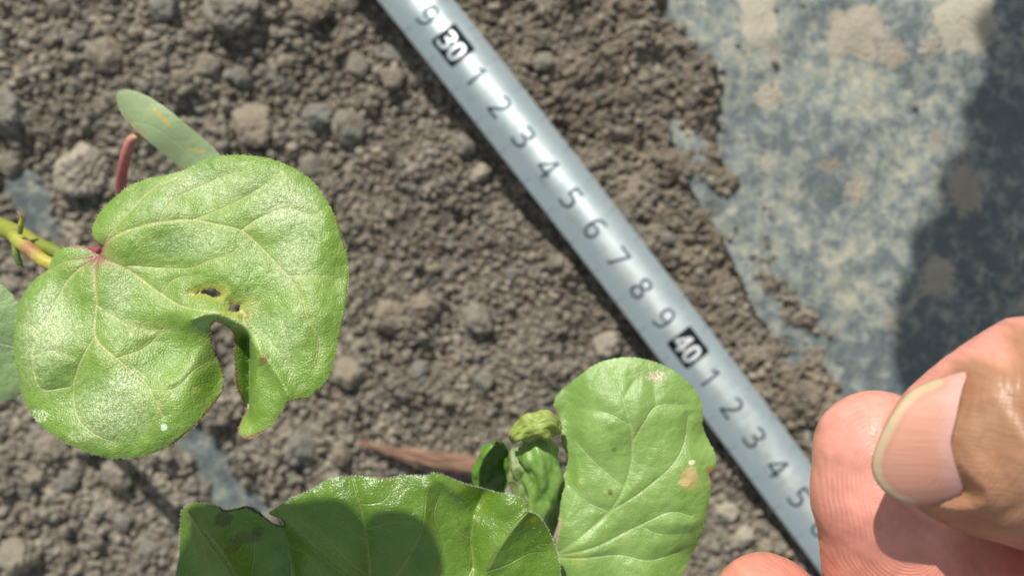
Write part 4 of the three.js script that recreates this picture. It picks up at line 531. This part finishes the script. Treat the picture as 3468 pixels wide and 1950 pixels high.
// ---- unseen plants, added to throw the shade on the film and on the dark leaf
{
  const leafGreen = [0.15, 0.29, 0.035];
  const leafMat = new THREE.MeshPhysicalMaterial({ color: rgb(...leafGreen), roughness: 0.45, side: THREE.DoubleSide });
  function bentLeaf(name, parent, centre, outline, slope) {          // outline in metres about the centre
    const pts = spline(outline, true, 120).slice(0, -1), s = new THREE.Shape(pts.map(p => new THREE.Vector2(p[0], p[1]))), g = new THREE.ExtrudeGeometry(s, { depth: 0.0003, bevelEnabled: false, curveSegments: 4 }), p = g.attributes.position;
    for (let i = 0; i < p.count; i++) { const x = p.getX(i), y = p.getY(i), z = p.getZ(i); p.setXYZ(i, x, z + slope * y - 3 * x * x, y); }
    g.computeVertexNormals(); const m = mesh(name, g, leafMat, parent); m.position.set(centre.x - parent.position.x, centre.y, centre.z - parent.position.z); return m;
  }
  // where the shade on the dark leaf starts, traced up the sun's ray
  const up = (px, py, h, H) => { const t = at(px, py, h), k = (H - h) / SUN.y; return new THREE.Vector3(t.x + SUN.x * k, H, t.z + SUN.z * k); };
  const H1 = 0.222, edge = [[590, 1810], [640, 1780], [672, 1730], [700, 1690], [800, 1662], [900, 1668], [990, 1692], [1075, 1688], [1150, 1700], [1215, 1750], [1238, 1768], [1290, 1757], [1380, 1757], [1440, 1790], [1480, 1850], [1492, 1920], [1470, 2010]].map(([x, y]) => up(x, y, 0.127, H1));
  const c1 = new THREE.Vector3((edge[0].x + edge[16].x) / 2, H1, edge[8].z + 0.008), loop = [...edge.map(v => [v.x - c1.x, v.z - c1.z]), [edge[16].x - c1.x - 0.012, 0.015], [edge[0].x - c1.x + 0.012, 0.014], [edge[0].x - c1.x - 0.004, 0.004]];
  const p1 = group('added_shade_plant', -0.2, 0, -0.03); tag(p1, 'unseen cotton plant added to cast shade on the dark leaf', 'cotton plant', 'added shade-casting plants');
  bentLeaf('leaf', p1, c1, loop, 0);  // added leaf, cut to the outline of the shade it must cast
  stalk('stem', [[-0.2, -0.01, -0.03], [-0.198, 0.08, -0.028], [-0.2, 0.17, -0.03], [-0.196, 0.24, -0.026]], [0.003, 0.0026, 0.0022, 0.0014], stemMat, p1, [[0.24, 0.16, 0.08], leafGreen, leafGreen]);
  stalk('petiole', [[-0.199, 0.19, -0.028], [-0.15, 0.222, c1.z + 0.004], [edge[0].x + 0.004, H1, c1.z + 0.006]], [0.0014, 0.0012, 0.001], stemMat, p1, [leafGreen, leafGreen]);
  const H2 = 0.32, e2 = [[3400, -300], [3400, -60], [3300, 60], [3350, 190], [3265, 300], [3275, 430], [3170, 560], [3180, 660], [3080, 780], [3095, 870], [3045, 950], [3030, 1060], [3040, 1250], [3150, 1420]].map(([x, y]) => up(x, y, 0.001, H2));
  const c2 = e2[6].clone(), l2 = [...e2.map(v => [v.x - c2.x, v.z - c2.z]), [0.05, e2[e2.length - 1].z - c2.z + 0.004], [0.085, 0.03], [0.09, -0.02], [0.07, e2[0].z - c2.z - 0.002]];
  const p2 = group('added_shade_plant', 0.2, 0, -0.19); tag(p2, 'unseen cotton plant added with one broad leaf to shade the film', 'cotton plant', 'added shade-casting plants');
  bentLeaf('leaf', p2, c2, l2, 0);  // added leaf, shaped by the shade edge wanted on the film
  stalk('stem', [[0.2, -0.01, -0.19], [0.198, 0.06, -0.188], [0.2, 0.2, -0.19], [0.196, 0.36, -0.186]], [0.003, 0.0026, 0.0022, 0.0014], stemMat, p2, [[0.24, 0.16, 0.08], leafGreen, leafGreen]);
  stalk('petiole', [[0.199, 0.26, -0.188], [0.17, 0.3, -0.2], [c2.x + 0.07, H2 - 0.012, c2.z - 0.01]], [0.0014, 0.0012, 0.001], stemMat, p2, [leafGreen, leafGreen]);
}

// ---------------------------------------------------------------- hand
{
  const Z = (zx, zy, h) => at(2300 + zx / 1.524, 1000 + zy / 1.524, h);          // read off an enlarged cut of the photograph
  const b = (p, r, q, s) => ({ p, q, r, s });
  const chain = list => list.slice(0, -1).map((e, i) => b(e[0], e[1], list[i + 1][0], list[i + 1][1]));
  const thumb = chain([[Z(1400, 800, 0.1582), 0.0069], [Z(1540, 785, 0.1584), 0.0077], [Z(1850, 725, 0.1600), 0.0124], [new THREE.Vector3(0.083, 0.166, 0.012), 0.0112], [new THREE.Vector3(0.118, 0.160, 0.024), 0.013], [new THREE.Vector3(0.165, 0.15, 0.055), 0.02]]);
  const index = chain([[Z(1010, 790, 0.1485), 0.0071], [Z(1075, 1050, 0.148), 0.0081], [Z(1150, 1400, 0.1455), 0.0088], [Z(1520, 1420, 0.1425), 0.0088], [new THREE.Vector3(0.084, 0.142, 0.046), 0.0092], [new THREE.Vector3(0.128, 0.148, 0.062), 0.012], [new THREE.Vector3(0.17, 0.145, 0.075), 0.016]]);
  const indexMid = chain([[Z(1230, 1830, 0.1455), 0.0082], [Z(1800, 1660, 0.1485), 0.0088], [new THREE.Vector3(0.088, 0.149, 0.054), 0.0096], [new THREE.Vector3(0.128, 0.148, 0.062), 0.012]]);
  const middle = chain([[Z(455, 1632, 0.142), 0.0074], [Z(510, 1900, 0.142), 0.0081], [Z(660, 2230, 0.141), 0.0086], [new THREE.Vector3(0.082, 0.14, 0.082), 0.0095], [new THREE.Vector3(0.13, 0.141, 0.085), 0.012], [new THREE.Vector3(0.175, 0.142, 0.09), 0.016]]);
  const ring = chain([[new THREE.Vector3(0.045, 0.13, 0.078), 0.0068], [new THREE.Vector3(0.055, 0.13, 0.096), 0.008], [new THREE.Vector3(0.088, 0.13, 0.108), 0.009], [new THREE.Vector3(0.135, 0.134, 0.106), 0.012], [new THREE.Vector3(0.178, 0.138, 0.105), 0.015]]);
  const little = chain([[new THREE.Vector3(0.068, 0.122, 0.105), 0.006], [new THREE.Vector3(0.076, 0.122, 0.12), 0.007], [new THREE.Vector3(0.1, 0.122, 0.128), 0.008], [new THREE.Vector3(0.142, 0.127, 0.124), 0.011], [new THREE.Vector3(0.182, 0.134, 0.118), 0.014]]);
  const palm = chain([[new THREE.Vector3(0.165, 0.143, 0.075), 0.017], [new THREE.Vector3(0.178, 0.139, 0.108), 0.015], [new THREE.Vector3(0.215, 0.142, 0.11), 0.02], [new THREE.Vector3(0.25, 0.146, 0.125), 0.023], [new THREE.Vector3(0.34, 0.15, 0.17), 0.031]]);
  const fingers = [thumb, index, middle, ring, little, palm, indexMid];
  const round = (x, y, z, e) => { const ax = e.q.x - e.p.x, ay = e.q.y - e.p.y, az = e.q.z - e.p.z, px = x - e.p.x, py = y - e.p.y, pz = z - e.p.z, t = clamp((px * ax + py * ay + pz * az) / (ax * ax + ay * ay + az * az)); return Math.hypot(px - ax * t, py - ay * t, pz - az * t) - lerp(e.r, e.s, t); };
  const smin = (p, q, k) => { const h = Math.max(k - Math.abs(p - q), 0) / k; return Math.min(p, q) - h * h * k * 0.25; };
  // the nail outline, as it lies on the thumb
  const NH = 0.1655, nailPx = [[1512, 402], [1450, 416], [1360, 446], [1270, 486], [1195, 545], [1135, 620], [1085, 710], [1050, 800], [1035, 880], [1048, 955], [1092, 1022], [1160, 1075], [1240, 1108], [1350, 1096], [1440, 1060], [1482, 1026], [1440, 930], [1402, 830], [1388, 750], [1412, 650], [1446, 540], [1484, 455]];
  const nail = spline(nailPx.map(([x, y]) => { const v = Z(x, y, NH); return [v.x, v.z]; }), true, 120).slice(0, -1).map(p => [p[0], p[1]]);
  const free = nailPx.slice(2, 13).map(([x, y]) => { const v = Z(x, y, NH); return [v.x, v.z]; }), cuticle = nailPx.slice(14).concat([nailPx[0]]).map(([x, y]) => { const v = Z(x, y, NH); return [v.x, v.z]; });
  let active = fingers;                                  // only the bones near the block being filled
  const body = (x, y, z) => {
    let out = 1e9;
    for (let f = 0; f < fingers.length; f++) { let d = 1e9; for (const e of active[f]) d = smin(d, round(x, y, z, e), f === 5 ? 0.012 : 0.004); out = smin(out, d, f === 5 ? 0.014 : 0.0011); }
    return out;
  };
  // nail plate: arched across the thumb, nearly straight along it
  const nA = Z(1345, 790, NH), nB = Z(1560, 735, NH), nl = Math.hypot(nB.x - nA.x, nB.z - nA.z), nu = [(nB.x - nA.x) / nl, (nB.z - nA.z) / nl];
  const plate = (x, z) => { const dx = x - nA.x, dz = z - nA.z, l = dx * nu[0] + dz * nu[1], t = -dx * nu[1] + dz * nu[0], R = 0.0092, tt = Math.min(Math.abs(t), R * 0.985); return 0.1662 + 0.24 * l - 26 * Math.max(0, -l - 0.001) ** 2 - (R - Math.sqrt(R * R - tt * tt)); };
  const knuckle = Z(1830, 700, 0.166);
  const skin = (x, y, z) => {
    let d = body(x, y, z);
    if (y > 0.158 && x > 0.026 && x < 0.052 && z > -0.001 && z < 0.028) {
      const c = lineDist(x, z, cuticle), pd = polyDist(x, z, nail), inside = pd < 0;
      if (pd < 0.002) d = Math.max(d, (y - plate(x, z) + 0.0004 - 2.2 * Math.max(0, pd - 0.0001)) * 0.5);
      d -= 0.0004 * smooth(0, 0.0006, pd) * Math.exp(-((c - 0.0012) ** 2) / (0.0011 ** 2));     // the fold of skin round the nail root
    }
    if (x > 0.05 && y > 0.16) d -= 0.00022 * Math.sin((x - knuckle.x) * 2600 + 3 * n2(x * 120, z * 90)) * Math.exp(-((x - knuckle.x) ** 2) / 0.00004) * clamp(0.5 + n2(x * 160, z * 200));
    d -= 0.00006 * n3(x * 420, y * 420, z * 420) + 0.00022 * n3(x * 95, y * 95, z * 95);
    return d;
  };
  // surface nets over the blocks that the skin crosses
  const cell = 0.00055, BL = 6, lo = [0.018, 0.104, -0.018], hi = [0.32, 0.19, 0.2], nb = lo.map((l, k) => Math.ceil((hi[k] - l) / (cell * BL)));
  const S = new Map(), sx = 4096, val = (i, j, k) => { const key = (i * sx + j) * sx + k; let v = S.get(key); if (v === undefined) { v = skin(lo[0] + i * cell, lo[1] + j * cell, lo[2] + k * cell); S.set(key, v); } return v; };
  const verts = [], vmap = new Map(), quads = [];
  const cells = [];
  for (let a = 0; a < nb[0]; a++) for (let q = 0; q < nb[1]; q++) for (let c = 0; c < nb[2]; c++) {
    const m = cell * BL / 2, mid = [lo[0] + (a * BL) * cell + m, lo[1] + (q * BL) * cell + m, lo[2] + (c * BL) * cell + m]; active = fingers; if (Math.abs(body(lo[0] + (a * BL) * cell + m, lo[1] + (q * BL) * cell + m, lo[2] + (c * BL) * cell + m)) > m * 1.74 + 0.0014) continue;
    active = fingers.map(f => f.filter(e => round(mid[0], mid[1], mid[2], e) < 0.022));
    for (let i = a * BL; i < a * BL + BL; i++) for (let j = q * BL; j < q * BL + BL; j++) for (let k = c * BL; k < c * BL + BL; k++) {
      let mask = 0, n = 0, X = 0, Y = 0, ZZ = 0; const v = [];
      for (let o = 0; o < 8; o++) { const w = val(i + (o & 1), j + ((o >> 1) & 1), k + (o >> 2)); v.push(w); if (w < 0) mask |= 1 << o; }
      if (mask === 0 || mask === 255) continue;
      for (let o = 0; o < 8; o++) for (const bit of [1, 2, 4]) { if (o & bit) continue; const p = o | bit; if ((v[o] < 0) === (v[p] < 0)) continue; const t = v[o] / (v[o] - v[p]); X += (o & 1) + (bit === 1 ? t : 0); Y += ((o >> 1) & 1) + (bit === 2 ? t : 0); ZZ += (o >> 2) + (bit === 4 ? t : 0); n++; }
      vmap.set((i * sx + j) * sx + k, verts.length); verts.push([lo[0] + (i + X / n) * cell, lo[1] + (j + Y / n) * cell, lo[2] + (k + ZZ / n) * cell]); cells.push([i, j, k]);
    }
  }
  active = fingers;
  for (const [i, j, k] of cells) {
    const v0 = val(i, j, k), id = (a, q, c) => vmap.get((a * sx + q) * sx + c);
    for (const [di, dj, dk, u, w] of [[1, 0, 0, [0, 1, 0], [0, 0, 1]], [0, 1, 0, [0, 0, 1], [1, 0, 0]], [0, 0, 1, [1, 0, 0], [0, 1, 0]]]) {
      const v1 = val(i + di, j + dj, k + dk); if ((v0 < 0) === (v1 < 0)) continue;
      const A = id(i, j, k), B = id(i - u[0], j - u[1], k - u[2]), C = id(i - u[0] - w[0], j - u[1] - w[1], k - u[2] - w[2]), D = id(i - w[0], j - w[1], k - w[2]);
      if (A === undefined || B === undefined || C === undefined || D === undefined) continue;
      v0 < 0 ? quads.push(A, B, C, A, C, D) : quads.push(A, C, B, A, D, C);
    }
  }
  S.clear();
  const n = verts.length, pos = new Float32Array(n * 3), col = new Float32Array(n * 3), uv = new Float32Array(n * 2), nor = new Float32Array(n * 3);
  // back of the thumb and hand is tan, the pads are pink; both belong to the skin
  const tan = [0.31, 0.17, 0.1], pink = [0.6, 0.262, 0.21];
  const backOf = (x, y, z) => {                        // how far round towards the back of the finger a point lies, -1 pad to 1 back
    let best = 1e9, f0 = 0, e0 = null; for (let f = 0; f < fingers.length; f++) for (const e of fingers[f]) { const d = round(x, y, z, e); if (d < best) { best = d; f0 = f; e0 = e; } }
    const ax = e0.q.clone().sub(e0.p), t = clamp((new THREE.Vector3(x, y, z).sub(e0.p)).dot(ax) / ax.lengthSq()), c = e0.p.clone().addScaledVector(ax, t), v = new THREE.Vector3(x, y, z).sub(c); v.addScaledVector(ax, -v.dot(ax) / ax.lengthSq()).normalize();
    const dors = f0 === 0 ? new THREE.Vector3(0.05, 0.93, 0.1) : f0 === 5 ? new THREE.Vector3(0, 0.9, -0.2) : new THREE.Vector3(-0.75, -0.6, 0.2); return [v.dot(dors.normalize()), f0];
  };
  for (let k = 0; k < n; k++) {
    const [x, y, z] = verts[k]; pos.set([x, y, z], k * 3); uv.set([(x - 0.02) / 0.06, (z + 0.02) / 0.06], k * 2);
    const e = 0.0006, gx = skin(x + e, y, z) - skin(x - e, y, z), gy = skin(x, y + e, z) - skin(x, y - e, z), gz = skin(x, y, z + e) - skin(x, y, z - e), l = Math.hypot(gx, gy, gz); nor.set([gx / l, gy / l, gz / l], k * 3);
    const [back, f] = backOf(x, y, z), edge = f === 0 ? smooth(0.022, 0.034, x) : 1, t = smooth(f === 0 ? 0.1 : 0.85, f === 0 ? 0.55 : 1.15, back + 0.22 * n2(x * 140, z * 140)) * edge;
    const tone = 1 + 0.1 * n2(x * 200, z * 200 + 5) + 0.08 * n2(x * 700, z * 700), blotch = clamp(0.5 + 0.7 * fbm(x * 110 + 9, z * 110, 3)) * (f === 0 ? 1 : 0.5);
    const red = f > 0 ? smooth(0.02, 0.034, z) * 0.5 : 0;
    for (let q = 0; q < 3; q++) col[k * 3 + q] = lerp(lerp(pink[q], [0.5, 0.165, 0.105][q], red), tan[q] * lerp(1.08, [0.86, 0.74, 0.66][q], blotch), t) * tone;
  }
  const g = new THREE.BufferGeometry(); g.setAttribute('position', new THREE.BufferAttribute(pos, 3)); g.setAttribute('normal', new THREE.BufferAttribute(nor, 3)); g.setAttribute('color', new THREE.BufferAttribute(col, 3)); g.setAttribute('uv', new THREE.BufferAttribute(uv, 2)); g.setIndex(quads);
  // ridges of the fingertips and the fine lines of the skin
  const iA = Z(1130, 930, 0.155), iB = Z(1180, 1300, 0.155), mA = Z(455, 1640, 0.15), tipT = Z(1480, 770, 0.17);
  const lines = dataTex(2048, 2048, (i, j, c) => {
    const x = 0.02 + (i + 0.5) / 2048 * 0.06, z = -0.02 + (j + 0.5) / 2048 * 0.06, w = 0.00025 * n2(x * 130, z * 130);
    const di = segDist(x, z, iA.x, iA.z, iB.x, iB.z), dm = Math.hypot(x - mA.x, (z - mA.z) * 0.9), thumbSide = x > tipT.x - 0.004 && z < 0.028;
    let h = 0.5 + 0.1 * fbm(x * 900, z * 900, 3);
    if (thumbSide) { const u = x - tipT.x, v = z - tipT.z; h += 0.24 * n2(u * 1500 + v * 500, v * 260 - u * 80) + 0.14 * n2(u * 400, v * 2600) + 0.16 * fbm(u * 2400, v * 2400, 2); }
    else { const d = dm < di - 0.006 ? dm : di; h += 0.17 * Math.sin((d + w) * 6.2832 / 0.00044) * clamp(0.75 + 0.6 * n2(x * 300, z * 300)); }
    c[0] = c[1] = c[2] = h;
  });
  const person = group('person', 0.2, 0, 0.1);
  person.position.set(0.165, 0.145, 0.075);
  tag(person, 'hand with tanned skin, thumb pressed on the side of the index fingertip', 'person');
  const hand = mesh('hand', g, new THREE.MeshPhysicalMaterial({ vertexColors: true, roughness: 0.42, specularIntensity: 0.8, bumpMap: lines, bumpScale: 0.00011, sheen: 0.25, sheenRoughness: 0.5, sheenColor: rgb(0.9, 0.45, 0.35) }), person);
  hand.position.copy(person.position).negate();
  // nail plate: a smooth curved sheet fitted to the thumb underneath
  const R = 26, SG = 120, np = [], nc = [], ni = [];
  const cxn = nail.reduce((s, p) => s + p[0], 0) / SG, czn = nail.reduce((s, p) => s + p[1], 0) / SG;
  for (let L = 0; L < 2; L++) for (let a = 0; a <= R; a++) for (let s = 0; s < SG; s++) {
    const q = a / R, x = lerp(cxn, nail[s][0], q), z = lerp(czn, nail[s][1], q), dF = lineDist(x, z, free), dC = lineDist(x, z, cuticle), y = plate(x, z) - L * 0.0005 - (a === R && L === 0 ? 0.00008 : 0);
    np.push(x, y + 0.00002 * n2(z * 2500, x * 100), z);
    const cream = smooth(0.0009, 0.00045, dF + 0.0001 * n2(x * 900, z * 900)), band = Math.exp(-(((dF - 0.0009) / 0.0002) ** 2)) * 0.1, pale = smooth(0.0022, 0.0006, dC + 0.0006 * n2(x * 300, z * 300)), m = 1 + 0.05 * n2(z * 1800, x * 120);
    const base = [0.45, 0.225, 0.165], cr = [0.4, 0.31, 0.2], lu = [0.46, 0.26, 0.23]; for (let k = 0; k < 3; k++) nc.push(lerp(lerp(base[k], lu[k], pale), cr[k], cream) * (1 - band) * m);
  }
  const off = (R + 1) * SG;
  for (let a = 0; a < R; a++) for (let s = 0; s < SG; s++) { const p = a * SG + s, q = a * SG + (s + 1) % SG; ni.push(p, p + SG, q, q, p + SG, q + SG); ni.push(p + off, q + off, p + off + SG, q + off, q + off + SG, p + off + SG); }
  for (let s = 0; s < SG; s++) { const p = R * SG + s, q = R * SG + (s + 1) % SG; ni.push(p, p + off, q, q, p + off, q + off); }
  const ng = new THREE.BufferGeometry(); ng.setAttribute('position', new THREE.Float32BufferAttribute(np, 3)); ng.setAttribute('color', new THREE.Float32BufferAttribute(nc, 3)); ng.setIndex(ni); ng.computeVertexNormals();
  const nm = mesh('thumb_nail', ng, new THREE.MeshPhysicalMaterial({ vertexColors: true, roughness: 0.5, specularIntensity: 0.35, side: THREE.DoubleSide }), person); nm.position.copy(hand.position); nm.userData.label = 'broad pink thumb nail with a cream free edge';
}
renderer.render(scene, camera);
